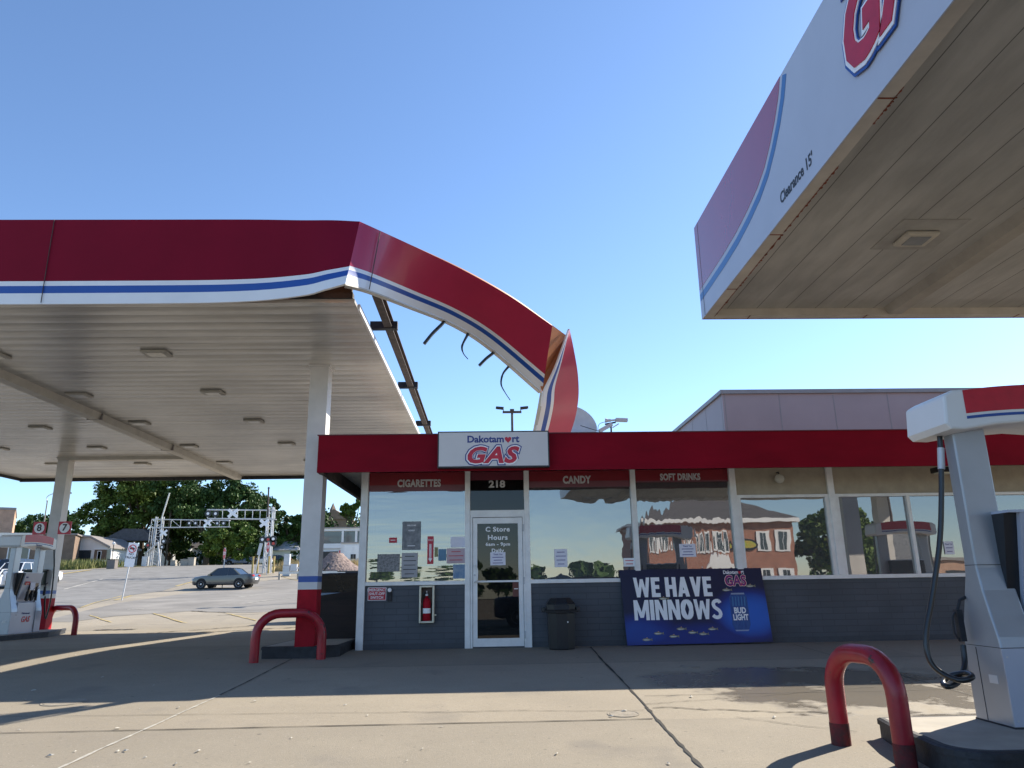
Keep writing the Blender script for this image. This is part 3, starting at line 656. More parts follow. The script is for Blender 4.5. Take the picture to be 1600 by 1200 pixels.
mb = MB(); mb.box(4.25,4.95,6.75,7.45,RZ0+.092,RZ0+.0995); par2(mb.build('stained_pan', mat('grime', (.27,.255,.23), .8, vs=2.5, col2=(.42,.405,.37))))
mb = MB(); mb.box(4.41,4.77,6.98,7.30,RZ0+.045,RZ0+.092); lf = par2(mb.build('lamp', mat('lamp_frame', (.50,.46,.38), .5, vs=8), bevel=.03))
mb = MB(); mb.box(4.48,4.70,7.04,7.24,RZ0+.039,RZ0+.047); l = mb.build('lens', mat('grey_lens', (.26,.27,.27), .25, vs=8)); l.parent = lf
for x, y in ((4.59,2.5),(8.2,7.1),(8.2,2.5),(11.5,7.1)): lamp(x, y, RZ0+.098, par2, .85)
mb = MB(); mb.box(9.1,9.5,6.6,7.0,-.1,RZ0+.02); par2(mb.build('column', colw))
mb = MB(); mb.box(9.08,9.52,6.58,7.02,-.2,1.0); par2(mb.build('column_base', M['redpaint']))
mb = MB(); mb.box(14.1,14.5,-1.2,-.8,-.5,RZ0+.02); par2(mb.build('column', colw))
# ------------------------------------------------------------------ store
ST = empty('convenience_store', 'low store with red fascia, dark brick base and reflective windows, door numbered 218', 'store', (3,18,0))
def ps(o): o.parent = ST; o.matrix_parent_inverse = Matrix.Translation((-3,-18,0)); return o
W = 13.0; SX0, SX1, SYB = -2.25, 15.0, 23.2; SILL = 1.10; TOPZ = 3.0
mb = MB()
for a, b in ((-2.14,-.44),(.66,SX1)): mb.box(a, b, W, W+.2, -.2, SILL-.03)
ps(mb.build('base_wall', M['charcoal']))
mb = MB(); mb.box(SX0, SX0+.2, W+.12, SYB, -.2, TOPZ); mb.box(SX0,SX1,SYB-.2,SYB,-.2,TOPZ); mb.box(SX1-.2,SX1,W+.2,SYB-.2,-.2,TOPZ); ps(mb.build('outer_wall', M['charcoal']))
mb = MB(); mb.box(-2.14,SX1,W-.012,W+.012,-.0,.14); o = ps(mb.build('base_course', mat('base_course', (.055,.062,.075), .6, vs=4, bump=.2)))
# sills
for a, b in ((-2.14,-.45),(.66,4.26),(4.32,SX1)):
    mb = MB(); mb.box(a,b,W-.035,W+.1,SILL-.03,SILL+.035); ps(mb.build('sill', M['alu'], bevel=.006))
# mullions
for x in (-2.18,-.41,.62,2.5,4.27,6.02,8.68,11.4,14):
    wd = .045 if x < 4 else .055
    zb = -.0 if x < 1 else SILL+.035
    mb = MB(); mb.box(x-wd,x+wd,W-.045,W+.08,zb,TOPZ-.002); ps(mb.build('mullion', M['alu'], bevel=.004))
mb = MB(); mb.box(-2.26,-2.225,W-.03,W+.11,0,TOPZ-.002); ps(mb.build('corner_trim', M['alu']))
mb = MB(); mb.box(7.35,7.41,W-.03,W+.05,SILL+.035,2.49); ps(mb.build('mullion', M['alu']))
# beige upper wall
mb = MB(); mb.box(4.325,SX1,W+.01,W+.18,2.52,TOPZ-.002); ps(mb.build('upper_wall', M['beige']))
mb = MB(); mb.box(4.325,SX1,W-.025,W+.08,2.47,2.52); ps(mb.build('head_rail', M['alu']))
for a, b in ((4.33,4.39),(5.90,5.965),(6.075,6.14)):
    mb = MB(); mb.box(a,b,W-.02,W+.05,SILL+.035,2.47); ps(mb.build('window_frame', M['alu']))
# panes
def pane(a, b, z0, z1, m, name='window_pane', y=W+.03):
    mb = MB(); mb.box(a, b, y, y+.006, z0, z1); return ps(mb.build(name, m))
pane(-2.135,-.455,SILL+.035,2.66,M['glasss']); pane(.665,2.455,SILL+.035,2.70,M['glassw']); pane(2.545,4.215,SILL+.035,2.77,M['glassv'])
for a, b in ((4.39,5.90),(6.14,7.35),(7.41,8.625),(8.735,11.345),(11.455,13.9)): pane(a, b, SILL+.035, 2.47, M['glass'])
# red header bands with lettering
for a, b, zb, txt_, tx in ((-2.135,-.455,2.66,'CIGARETTES',-1.26),(.665,2.455,2.70,'CANDY',1.52),(2.545,4.215,2.77,'SOFT DRINKS',3.36)):
    mb = MB(); mb.box(a,b,W+.024,W+.04,zb,TOPZ-.01); ps(mb.build('header_band', M['decalred']))
    mb = MB(); mb.box(a,b,W+.022,W+.0235,zb,zb+.11 if tx < 3 else zb+.03); ps(mb.build('faded_band', M['decalred2']))
    z = {'CIGARETTES':2.80,'CANDY':2.83,'SOFT DRINKS':2.86}[txt_]
    text('lettering', txt_, .135, M['letter'], ST, Vector((tx,W+.019,z))-Vector((3,18,0)), off=.006, spacing=1.06, fit={'CIGARETTES':(.76,.135),'CANDY':(.50,.14),'SOFT DRINKS':(.72,.125)}[txt_])
# door
DX0, DX1 = -.36, .575
mb = MB(); mb.box(-.365,.575,W-.03,W+.07,2.235,2.31); ps(mb.build('transom_rail', M['alu']))
pane(-.365,.575,2.31,2.84,M['doorglass'],'transom_pane')
mb = MB(); mb.box(-.365,.575,W+.024,W+.04,2.84,TOPZ-.01); ps(mb.build('header_band', mat('dim_red_band',(.14,.012,.03),.4)))
text('lettering', '218', .165, M['letter'], ST, Vector((.105,W+.018,2.77))-Vector((3,18,0)), off=.006, fit=(.29,.13))
DR = empty('door', None, None); ps(DR); DR['label'] = 'glass door in an aluminium frame with opening hours lettering'
def dpart(mb, name, m, **k): o = mb.build(name, m, **k); o.parent = DR; return o
def dd(x0,x1,y0,y1,z0,z1): mb = MB(); mb.box(x0,x1,y0,y1,z0,z1); return mb
mb = MB(); mb.box(DX0,DX0+.035,W-.05,W+.05,.05,2.235); mb.box(DX1-.035,DX1,W-.05,W+.05,.05,2.235); mb.box(DX0+.035,DX1-.035,W-.05,W+.05,2.19,2.235); dpart(mb,'jamb',M['alu'])
a, b = DX0+.042, DX1-.042
mb = MB(); mb.box(a,a+.075,W-.035,W+.015,.07,2.18); mb.box(b-.075,b,W-.035,W+.015,.07,2.18); mb.box(a+.075,b-.075,W-.035,W+.015,2.08,2.18); mb.box(a+.075,b-.075,W-.035,W+.015,.07,.20); mb.box(a+.075,b-.075,W-.03,W+.01,1.10,1.13)
dpart(mb,'leaf_frame',M['alu'])
dpart(dd(a+.075,b-.075,W-.012,W-.006,.20,1.10),'door_pane',M['doorglass']); dpart(dd(a+.075,b-.075,W-.012,W-.006,1.13,2.08),'door_pane',M['doorglass'])
mb = MB(); mb.tube(smooth_path([(a+.03,W-.035,1.10),(a+.04,W-.10,1.12),(a+.075,W-.11,1.15),(a+.075,W-.11,1.32),(a+.04,W-.10,1.36),(a+.03,W-.035,1.38)],4),.011,8); dpart(mb,'handle',M['alu'],smooth=True)
mb = MB(); mb.lathe([(.018,-.05),(.018,-.035)],(a+.03,W,1.22),n=12,axis='y'); dpart(mb,'lock',M['galv'])
for z in (.25,1.12,2.0): dpart(dd(b+.005,b+.03,W-.055,W-.036,z-.06,z+.06),'hinge',M['galv'])
for s_, z, ft in (('C Store',1.985,(.42,.085)),('Hours',1.845,(.34,.085)),('6am - 9pm',1.725,(.42,.075)),('Daily',1.615,(.21,.085))):
    o = text('lettering', s_, .1, M['lwhite'], None, (.11,W-.0145,z), off=.0035, ext=.001, spacing=1.1, fit=ft); o.parent = DR
# interior
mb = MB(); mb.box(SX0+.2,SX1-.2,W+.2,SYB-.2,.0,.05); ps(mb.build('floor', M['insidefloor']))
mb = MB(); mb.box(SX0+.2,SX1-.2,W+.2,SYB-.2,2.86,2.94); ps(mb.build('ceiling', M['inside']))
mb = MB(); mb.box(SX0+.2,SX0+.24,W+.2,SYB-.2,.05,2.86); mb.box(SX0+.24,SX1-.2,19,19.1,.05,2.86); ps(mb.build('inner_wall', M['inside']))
for k, (x, y) in enumerate(((-.9,15.2),(.35,16.2),(2.0,15.0),(3.6,15.4))):
    o = empty('display_shelf', ['shelf of goods dimly seen behind the leftmost window','shelf of goods dimly seen through the door glass','shelf of goods dimly seen behind the candy window','shelf of goods dimly seen behind the soft drinks window'][k], 'shelf', (x,y,.05))
    mb = MB(); mb.box(-.5,.5,-.02,.35,0,.1); mb.box(-.5,.5,.33,.36,.1,1.5)
    for q in range(4): mb.box(-.5,.5,0,.33,.25+.35*q,.27+.35*q)
    mb.build('frame', M['galv'], o)
    for q in range(4):
        mb = MB(); xx = -.46
        while xx < .4: wv = random.uniform(.05,.14); mb.box(xx,xx+wv,.03,.2,.271+.35*q,.27+.35*q+random.uniform(.12,.28), random.randrange(4)); xx += wv+.01
        mb.build('goods', [M['lred'],M['cream'],M['blue'],M['lwhite']], o)
# roof, soffit, fascia
FY = 11.75
mb = MB(); mb.box(-2.70,SX1+.3,FY+.04,SYB+.3,3.01,3.06); ps(mb.build('eave_soffit', M['whitewarm']))
mb = MB(); mb.box(-2.70,SX1+.3,FY+.04,SYB+.3,3.30,3.35); ps(mb.build('roof', M['roof']))
mb = MB(); mb.box(-2.76,SX1+.4,FY,FY+.04,2.815,3.41); mb.box(-2.76,-2.72,FY+.04,SYB+.4,2.815,3.41)
ps(mb.build('fascia', M['redstore']))
mb = MB(); mb.box(-2.78,SX1+.4,FY-.012,FY+.05,3.41,3.425); ps(mb.build('fascia_cap', mat('dark_cap', (.10,.02,.03), .5)))
mb = MB(); mb.box(-2.72,-2.66,FY+.05,SYB+.3,2.80,3.0); ps(mb.build('eave_board', M['rust']))
# raised rear block with mauve panels
RBY = 16.0; c = at(1128,616,RBY); xl = c.x; zt = c.z
mb = MB(); mb.box(xl,SX1,RBY,SYB,3.05,zt-.0); ps(mb.build('raised_block', M['pinkpanel']))
mb = MB(); mb.box(xl-.05,SX1+.05,RBY-.06,SYB+.05,zt,zt+.09); ps(mb.build('coping', M['greytrim']))
for i in range(9):
    x = xl+.04+1.24*i; mb = MB(); mb.box(x,x+.02,RBY-.004,RBY+.01,3.3,zt-.001); ps(mb.build('panel_seam', M['greytrim']))
for i in range(6):
    y = RBY+.1+1.24*i; mb = MB(); mb.box(xl-.004,xl+.01,y,y+.015,3.3,zt-.001); ps(mb.build('panel_seam', M['greytrim']))
# globe lamp + wall lamp
g = at(1218,748,W-.1)
o = empty('globe_lamp', 'round white globe lamp on the beige wall above the windows', 'lamp', g)
mb = MB(); mb.lathe([(.001,-.085),(.05,-.07),(.08,-.03),(.085,0),(.078,.035),(.055,.066),(.02,.083)], n=20); mb.build('globe', mat('opal_glass', (.6,.58,.5), .25, vs=6), o, smooth=True)
mb = MB(); mb.tube([(0,0,.08),(0,.03,.12),(0,.11,.12)], .012, 8); mb.build('arm', M['black'], o)
g = at(1472,736,12.4)
o = empty('box_lamp', 'small black box lamp under the eave behind the hose', 'lamp', g)
mb = MB(); mb.box(-.15,.15,-.1,.1,-.03,.06); mb.build('housing', M['black'], o, bevel=.01)
mb = MB(); mb.box(-.12,.12,-.11,.05,-.05,-.03); mb.build('lens', M['cream'], o)
# sign box on the fascia
o = empty('store_sign', 'white box sign with blue and red lettering on the store fascia', 'sign', (.045,FY-.1,3.13))
mb = MB(); mb.box(-.885,.885,-.06,.095,-.285,.295); mb.build('cabinet', M['black'], o)
mb = MB(); mb.box(-.865,.865,-.064,-.058,-.265,.275); mb.build('face', M['signface'], o)
def logo(o, cx, y, zc, k, heart=True, cname=None):
    """name line + slanted three-letter word, k = overall scale"""
    text('lettering', 'Dakotam', .150*k, cname or M['lblue'], o, (cx-.125*k,y,zc+.135*k), off=.0045*k, ext=.001, fit=(.58*k,.115*k))
    text('lettering', 'rt', .150*k, cname or M['lblue'], o, (cx+.355*k,y,zc+.130*k), off=.0045*k, ext=.001, fit=(.115*k,.105*k))
    mb = MB(); hp = []
    for i in range(24):
        t = 2*math.pi*i/24; hp.append((.0036*k*16*math.sin(t)**3*.9, .0036*k*(13*math.cos(t)-5*math.cos(2*t)-2*math.cos(3*t)-math.cos(4*t))))
    plate(mb, (cx+.232*k,y,zc+.125*k), (1,0,0), (0,0,1), hp, .002); mb.build('heart', M['lred'], o)
logo(o, .0, -.066, .03, 1.0)
for nm, of, mm, yy, ft in (('logo_outline',.034,M['lblue'],-.0655,(.90,.345)),('logo_border',.022,M['lwhite'],-.0675,(.862,.31)),('logo_letters',.013,M['lred'],-.0695,(.825,.272))):
    text(nm, 'GAS', .325, mm, o, (-.0,yy,-.09), off=of, ext=.001, shear=.28, spacing=1.10, fit=ft)
# ------------------------------------------------------------------ things on the shop front
def sheet(px0, py0, px1, py1, name, label, cat, m, lines=None, y=W+.016, lm=None, proud=.004):
    a = at(px0,py0,y); b = at(px1,py1,y); cx, cz = (a.x+b.x)/2, (a.z+b.z)/2; w_, h_ = b.x-a.x, a.z-b.z
    o = empty(name, label, cat, (cx,y,cz))
    mb = MB(); mb.box(-w_/2,w_/2,-.002,.002,-h_/2,h_/2); mb.build('sheet', m, o)
    if lines:
        for i, (t, s) in enumerate(lines):
            zz = h_/2-h_*(i+.8)/(len(lines)+.6)
            if t == '#':
                mb = MB(); mb.box(-w_*s,w_*s,-.0032,-.0022,zz-.006,zz+.006); mb.build('print_line', lm or M['ink'], o); continue
            text('lettering', t, s, lm or M['ink'], o, (0,-.0035,h_/2-h_*(i+.8)/(len(lines)+.6)), ext=.0006, off=.0008)
    return o
sheet(766,863,790,883,'notice','white paper notice taped to the door under the hours','notice',M['paper'],[('Thank You',.035),('#',.36),('#',.28),('#',.34)],y=W-.018)
sheet(866,858,887,886,'notice','white paper notice on the window under the word candy','notice',M['paper'],[('#',.3),('#',.38),('#',.34),('#',.25)])
sheet(1061,850,1088,870,'notice','white paper notice on the window just above the blue banner board','notice',M['paper'],[('Thank You',.035),('#',.36),('#',.28),('#',.34)])
sheet(1474,846,1492,866,'notice','white paper notice on the window behind the pump hose','notice',M['paper'],[('Thank You',.03),('#',.36),('#',.3)])
sheet(974,872,993,885,'sticker','small white and red sticker at the lower corner of the candy window','sticker',M['lwhite'],[('#',.35),('#',.3)],lm=M['lred'])
sheet(629,815,657,859,'poster','dark grey motorcycle poster on the leftmost window','poster',M['posternavy'],[('WELCOME',.032),('RIDERS!',.032),(' ',.03),(' ',.03),('#',.2)],lm=M['lwhite'])
sheet(608,840,620,848,'sticker','small red alarm sticker on the leftmost window','sticker',M['lred'],[('#',.3)],lm=M['lwhite'])
sheet(704,839,727,855,'flyer','plain white flyer at the upper right of the leftmost window','flyer',M['paper'])
sheet(698,857,727,880,'flyer','pale pink flyer at the right edge of the leftmost window','flyer',mat('pink_paper',(.55,.42,.46),.7),[('#',.25),('#',.4),('#',.35)],lm=M['lred'])
sheet(685,858,697,876,'flyer','small blue flyer beside the red arrow sign','flyer',mat('blue_paper',(.12,.25,.38),.6))
sheet(679,855,684,870,'flyer','narrow olive flyer squeezed beside the red arrow sign','flyer',mat('olive_paper',(.25,.25,.12),.6))
sheet(628,864,652,902,'flyer','white form taped under the motorcycle poster','flyer',mat('grey_paper',(.42,.42,.44),.7),[('#',.3),('#',.4),('#',.36),('#',.4),('#',.3)],lm=M['lblack'])
sheet(590,866,624,893,'poster','white poster with black line drawing on the leftmost window','poster',mat('drawn_paper',(.42,.42,.42),.7,vs=30,col2=(.10,.10,.11)),None)
sheet(708,882,727,904,'flyer','blue and white flyer in the lower right corner of the leftmost window','flyer',mat('twotone_paper',(.35,.42,.5),.7,vs=10,col2=(.10,.22,.4)))
sheet(801,908,812,932,'sticker','small brown square sticker low on the door glass','sticker',mat('brown_sticker',(.14,.04,.03),.5),[('#',.3)],lm=M['lwhite'],y=W-.018)
# red arrow sign
a = at(667,838,W+.012); b = at(678,881,W+.012)
o = empty('arrow_sign', 'narrow red sign with a white downward arrow on the leftmost window', 'sign', ((a.x+b.x)/2,W+.012,(a.z+b.z)/2)); h_ = a.z-b.z
mb = MB(); mb.box(-.052,.052,-.003,.003,-h_/2,h_/2); mb.build('plate', M['lred'], o)
mb = MB(); plate(mb, (0,-.004,0), (1,0,0), (0,0,1), [(-.018,.10),(.018,.10),(.018,-.14),(.036,-.14),(0,-.20),(-.036,-.14),(-.018,-.14)], .001); mb.build('arrow', M['lwhite'], o)
text('lettering', 'FIRE', .045, M['lwhite'], o, (0,-.0045,.165), ext=.0005)
text('lettering', 'EXTINGUISHER', .034, M['lred'], o, (0,-.0055,-.02), u=(0,0,-1), v=(1,0,0), ext=.0005)
# emergency sign, switch, extinguisher
a = at(575,918,W-.02); b = at(603,938,W-.02)
o = empty('emergency_sign', 'red sign reading emergency shut-off switch on the dark brick', 'sign', ((a.x+b.x)/2,W-.01,(a.z+b.z)/2)); w_, h_ = (b.x-a.x)/2, (a.z-b.z)/2
mb = MB(); mb.box(-w_,w_,-.004,.004,-h_,h_); mb.build('plate', M['lwhite'], o)
mb = MB(); mb.box(-w_+.008,w_-.008,-.0055,-.0035,-h_+.008,h_-.008); mb.build('face', M['lred'], o)
for i, t in enumerate(('EMERGENCY','SHUT-OFF','SWITCH')): text('lettering', t, .062, M['lwhite'], o, (0,-.0065,.062-.062*i), ext=.0008, off=.0012, xs=.92)
p = at(609,922,W-.03); o = empty('shutoff_switch', 'small switch box with a pale round button beside the emergency sign', 'switch', (p.x,W-.01,p.z-.06))
mb = MB(); mb.box(-.035,.035,-.03,.008,-.12,.09); mb.build('box', M['blackdull'], o, bevel=.006)
mb = MB(); mb.lathe([(.034,-.05),(.03,-.055),(.034,-.03)], (0,0,.06), n=16, axis='y'); mb.build('button', M['lwhite'], o)
p = at(667,944,W-.06); o = empty('extinguisher_cabinet', 'cream framed wall cabinet holding a red extinguisher below the leftmost window', 'cabinet', (p.x,W-.06,p.z))
mb = MB()
for q in ((-.125,-.095,-.30,.30),(.095,.125,-.30,.30)): mb.box(q[0],q[1],-.07,.055,q[2],q[3])
mb.box(-.095,.095,-.07,.055,.27,.30); mb.box(-.095,.095,-.07,.055,-.30,-.27); mb.build('frame', M['cream'], o, bevel=.012)
mb = MB(); mb.box(-.095,.095,.04,.055,-.27,.27); mb.build('back_panel', M['rust'], o)
mb = MB(); mb.box(.125,.16,-.03,.0,-.185,-.165); mb.build('latch', M['cream'], o)
e = empty('fire_extinguisher', 'red fire extinguisher with black hose inside the cream cabinet', 'extinguisher', (p.x,W-.065,p.z-.265))
mb = MB(); mb.lathe([(.06,0),(.065,.02),(.065,.30),(.05,.35),(.02,.375),(.02,.40)], n=18); mb.build('tank', M['redpaint'], e, smooth=True)
mb = MB(); mb.lathe([(.0665,.12),(.0665,.2)], n=18); mb.build('tank_label', M['lwhite'], e)
mb = MB(); mb.box(-.02,.02,-.05,.03,.40,.43); mb.bar((0,-.06,.47),(0,.03,.42),.02); mb.build('valve', M['galv'], e)
mb = MB(); mb.tube(smooth_path([(0,-.02,.41),(-.05,-.03,.45),(-.075,-.02,.35),(-.07,-.02,.1)],5), .01, 8); mb.build('hose', M['rubber'], e)
# trash bin
o = empty('trash_bin', 'black eight-sided trash bin against the dark brick under the candy window', 'trash bin', (1.12,12.60,.045))
def octa(r, ry=None): return [(r*math.cos(R(22.5+45*i)), (ry or r)*math.sin(R(22.5+45*i))) for i in range(8)]
def frust(mb, r0, z0, r1, z1, mi=0):
    a, b = octa(r0), octa(r1); mb.add([(x,y,z0) for x,y in a]+[(x,y,z1) for x,y in b], [tuple(range(7,-1,-1)), tuple(range(8,16))]+[(i,(i+1)%8,8+(i+1)%8,8+i) for i in range(8)], mi)
mb = MB(); frust(mb,.22,0,.235,.56); mb.build('body', M['black'], o, bevel=.01)
mb = MB(); frust(mb,.275,.56,.28,.60); mb.build('rim', M['black'], o)
mb = MB(); frust(mb,.25,.60,.25,.70); frust(mb,.25,.70,.17,.79); mb.build('lid', M['black'], o, bevel=.01)
mb = MB(); mb.box(-.12,.12,-.26,-.22,.61,.68); mb.build('flap', M['blackdull'], o)
for s_ in (-1,1): mb = MB(); mb.box(s_*.28-.03,s_*.28+.03,-.08,.08,.57,.65); mb.build('handle', M['black'], o, bevel=.01)
mb = MB(); mb.lathe([(.012,-.235),(.001,-.24)], (.09,0,.42), n=8, axis='y'); mb.build('badge', M['lwhite'], o)
# ------------------------------------------------------------------ minnow banner board (leans on wall)
BX0, BX1 = 2.22, 4.62; bh = 1.22; lean = .14
B0 = Vector((BX0, 12.80, .06)); bu = Vector((1,0,0)); bv = Vector((0,lean,1.0)).normalized(); bn = bu.cross(bv)
BB = empty('banner_board', 'large blue banner board reading we have minnows leaning on the dark brick wall', 'sign', B0)
def bpt(x, z, d=0): return bu*x+bv*z+bn*d
def navy_mat():
    m = bpy.data.materials.new('banner_blue'); m.use_nodes = True; t = m.node_tree; b = t.nodes['Principled BSDF']; L = t.links.new; N = t.nodes.new
    tc = N('ShaderNodeTexCoord'); sp = N('ShaderNodeSeparateXYZ'); L(tc.outputs['Object'], sp.inputs[0])
    def mth(op, a, b_):
        n = N('ShaderNodeMath'); n.operation = op
        for i, x in enumerate((a,b_)):
            if isinstance(x,(int,float)): n.inputs[i].default_value=x
            else: L(x, n.inputs[i])
        return n.outputs[0]
    def blob(cx, cz, rx, rz):
        dx = mth('DIVIDE', mth('SUBTRACT', sp.outputs[0], cx), rx); dz = mth('DIVIDE', mth('SUBTRACT', sp.outputs[2], cz), rz)
        r2 = mth('ADD', mth('MULTIPLY', dx, dx), mth('MULTIPLY', dz, dz)); n = N('ShaderNodeMapRange'); n.interpolation_type='SMOOTHSTEP'; n.inputs[1].default_value=1; n.inputs[2].default_value=0; L(r2, n.inputs[0]); return n.outputs[0]
    f = mth('MAXIMUM', mth('MAXIMUM', blob(2.1,.45,.75,.5), mth('MULTIPLY', blob(.2,.2,.8,.35), .6)), mth('MULTIPLY', blob(1.3,.1,1.4,.3), .45))
    r = N('ShaderNodeValToRGB'); r.color_ramp.elements[0].color=(.004,.006,.045,1); r.color_ramp.elements[1].color=(.015,.12,.55,1)
    e = r.color_ramp.elements.new(.45); e.color=(.006,.022,.20,1)
    n = N('ShaderNodeTexNoise'); n.inputs['Scale'].default_value=2.5; L(tc.outputs['Object'], n.inputs[0])
    L(mth('ADD', f, mth('MULTIPLY', mth('SUBTRACT', n.outputs[0], .5), .2)), r.inputs[0]); L(r.outputs[0], b.inputs['Base Color']); b.inputs['Roughness'].default_value=.4; return m
mb = MB(); w_ = BX1-BX0
mb.add([bpt(x,z,d) for d in (0,.012) for x,z in ((0,0),(w_+.02,.02),(w_,bh),(-.04,bh))], [(3,2,1,0),(4,5,6,7),(0,1,5,4),(1,2,6,5),(2,3,7,6),(3,0,4,7)]); mb.build('panel', navy_mat(), BB)
def btext(s, size, m, x, z, **k):
    d = k.pop('d', .0145); return text(k.pop('name','lettering'), s, size, m, BB, bpt(x,z,d), bu, bv, **k)
def heavy(word, x0, zc, width, h, gap=.09):
    """heavy condensed capitals as overlapping plates, each a hair proud of the last"""
    t = .27; T = .20; Wd = {'W':1.12,'E':.60,'H':.76,'A':.80,'V':.78,'M':1.02,'I':.27,'N':.80,'O':.82,'S':.70,' ':.18}
    tot = sum(Wd[c] for c in word)+gap*(len(word)-1); k = width/tot; x = 0; mb = MB(); d = .0132; n_ = 0
    def P(pts):
        nonlocal n_
        plate(mb, bpt(x0, zc-h/2, d+.00012*(n_ % 6)), bu, bv, [((x+a)*k, b*h) for a, b in pts], .0012); n_ += 1
    def bar(a, b, tt=t, z0=0, z1=1): P([(a,z0),(a+tt,z0),(b+tt,z1),(b,z1)])
    for c in word:
        w = Wd[c]
        if c == 'I': bar(0,0)
        elif c == 'E': bar(0,0); [P([(t*.9,z),(w-e,z),(w-e,z+T),(t*.9,z+T)]) for z, e in ((0,0),(.41,.05),(1-T,0))]
        elif c == 'H': bar(0,0); bar(w-t,w-t); P([(t*.9,.40),(w-t*.9,.40),(w-t*.9,.40+T),(t*.9,.40+T)])
        elif c == 'N': bar(0,0,t*.9); bar(w-t*.9,w-t*.9,t*.9); P([(w-t*1.02,0),(w-t*.1,0),(t*1.02,1),(t*.1,1)])
        elif c == 'M': bar(0,0,t*.85); bar(w-t*.85,w-t*.85,t*.85); P([(w/2-.12,.12),(w/2+.12,.12),(t*.95,1),(t*.1,1)]); P([(w/2-.12,.12),(w/2+.12,.12),(w-t*.1,1),(w-t*.95,1)])
        elif c == 'W':
            q = t*.86; P([(.18,0),(.18+q,0),(q,1),(0,1)]); P([(.18+q*.1,0),(.18+q,0),(w/2+q*.42,.92),(w/2-q*.42,.92)]); P([(w-.18-q,0),(w-.18-q*.1,0),(w/2+q*.42,.92),(w/2-q*.42,.92)]); P([(w-.18-q,0),(w-.18,0),(w,1),(w-q,1)])
        elif c == 'V': P([(w/2-t*.5,0),(w/2+t*.5,0),(t,1),(0,1)]); P([(w/2-t*.5,0),(w/2+t*.5,0),(w,1),(w-t,1)])
        elif c == 'A': P([(0,0),(t,0),(w/2+t*.5,1),(w/2-t*.5,1)]); P([(w-t,0),(w,0),(w/2+t*.5,1),(w/2-t*.5,1)]); P([(t*.8,.17),(w-t*.8,.17),(w-t*1.0,.17+T*.85),(t*1.0,.17+T*.85)])
        elif c in 'OS':
            n = 28
            if c == 'O': cen = [(w/2+(w/2-t/2)*math.cos(2*math.pi*q/n), .5+(.52-T/2)*math.sin(2*math.pi*q/n)) for q in range(n+1)]; th = [t*abs(math.cos(2*math.pi*q/n))+T*abs(math.sin(2*math.pi*q/n)) for q in range(n+1)]
            else:
                cen = [tuple(v)[:2] for v in smooth_path([(w-.10,.80,0),(w*.74,.90,0),(w*.42,.90,0),(.14,.78,0),(.20,.60,0),(w*.52,.50,0),(w-.17,.38,0),(w-.14,.20,0),(w*.58,.09,0),(w*.26,.10,0),(.05,.19,0)],3)]; th = [.235]*len(cen)
            asp = h/k
            for q in range(len(cen)-1):
                a, b = Vector(cen[q]), Vector(cen[q+1]); tt = Vector(((b-a).x, (b-a).y*asp)).normalized(); nn = Vector((-tt.y, tt.x/asp)); e = (b-a)*.12
                P([tuple(a-e-nn*th[q]/2), tuple(b+e-nn*th[q+1]/2), tuple(b+e+nn*th[q+1]/2), tuple(a-e+nn*th[q]/2)])
        x += w+gap
    mb.build('lettering', M['lwhite'], BB)
heavy('WE HAVE', .18, .925, 1.33, .325); heavy('MINNOWS', .155, .555, 1.485, .325, .075)
def fish(x, z, k=1.0, d=.0155):
    mb = MB(); body = [(-.085,0),(-.06,.018),(-.02,.026),(.03,.02),(.065,.008),(.095,.026),(.09,0),(.10,-.022),(.065,-.008),(.03,-.018),(-.02,-.024),(-.06,-.016)]
    plate(mb, bpt(x,z,d), bu, bv, [(a*k,b*k) for a,b in body], .001, 0)
    plate(mb, bpt(x,z,d+.001), bu, bv, [(a*k,b*k) for a,b in [(-.07,.004),(-.02,.006),(.06,.0),(.03,-.010),(-.04,-.012)]], .0008, 1)
    plate(mb, bpt(x,z,d), bu, bv, [(a*k,b*k) for a,b in [(-.015,.024),(.005,.042),(.018,.022)]], .001, 2)
    mb.build('minnow', [mat('fish_olive',(.20,.19,.12),.5,vs=30), mat('fish_silver',(.62,.62,.56),.4,vs=30), mat('fish_fin',(.5,.3,.2),.5)], BB)
for x, z in ((.33,.085),(.53,.18),(.78,.13),(.915,.245),(1.10,.185),(1.28,.16),(1.44,.235),(.67,.735),(1.76,.86),(2.17,.92)): fish(x, z, .95)
# can
cx = 1.935; mb = MB()
canp = [(cx-.115,.80),(cx-.15,.74),(cx-.15,.30),(cx-.12,.22),(cx+.12,.22),(cx+.15,.30),(cx+.15,.74),(cx+.115,.80)]
plate(mb, bpt(0,0,.0128), bu, bv, canp, .002, 0); mb.build('can_picture', mat('can_blue',(.012,.05,.22),.35,vs=9,col2=(.03,.10,.32),stretch=(5,5,1)), BB)
mb = MB(); plate(mb, bpt(0,0,.0152), bu, bv, [(cx-.115,.785),(cx-.11,.81),(cx+.11,.81),(cx+.115,.785)], .001, 0); plate(mb, bpt(0,0,.0152), bu, bv, [(cx-.12,.215),(cx-.10,.195),(cx+.10,.195),(cx+.12,.215)], .001, 0); mb.build('can_rim', mat('can_silver',(.28,.34,.45),.3), BB)
mb = MB()
for k in range(5): plate(mb, bpt(0,0,.0152), bu, bv, [(cx-.11+.05*k,.60),(cx-.09+.05*k,.60),(cx-.085+.05*k,.74),(cx-.10+.05*k,.76)], .0008, 0)
mb.build('can_emblem', mat('can_lightblue',(.05,.2,.42),.3), BB)
btext('BUD', .16, M['lwhite'], cx+.005, .525, off=.006, ext=.0008, d=.0165, fit=(.20,.10)); btext('LIGHT', .155, M['lwhite'], cx+.005, .415, off=.006, ext=.0008, d=.0165, fit=(.255,.10))
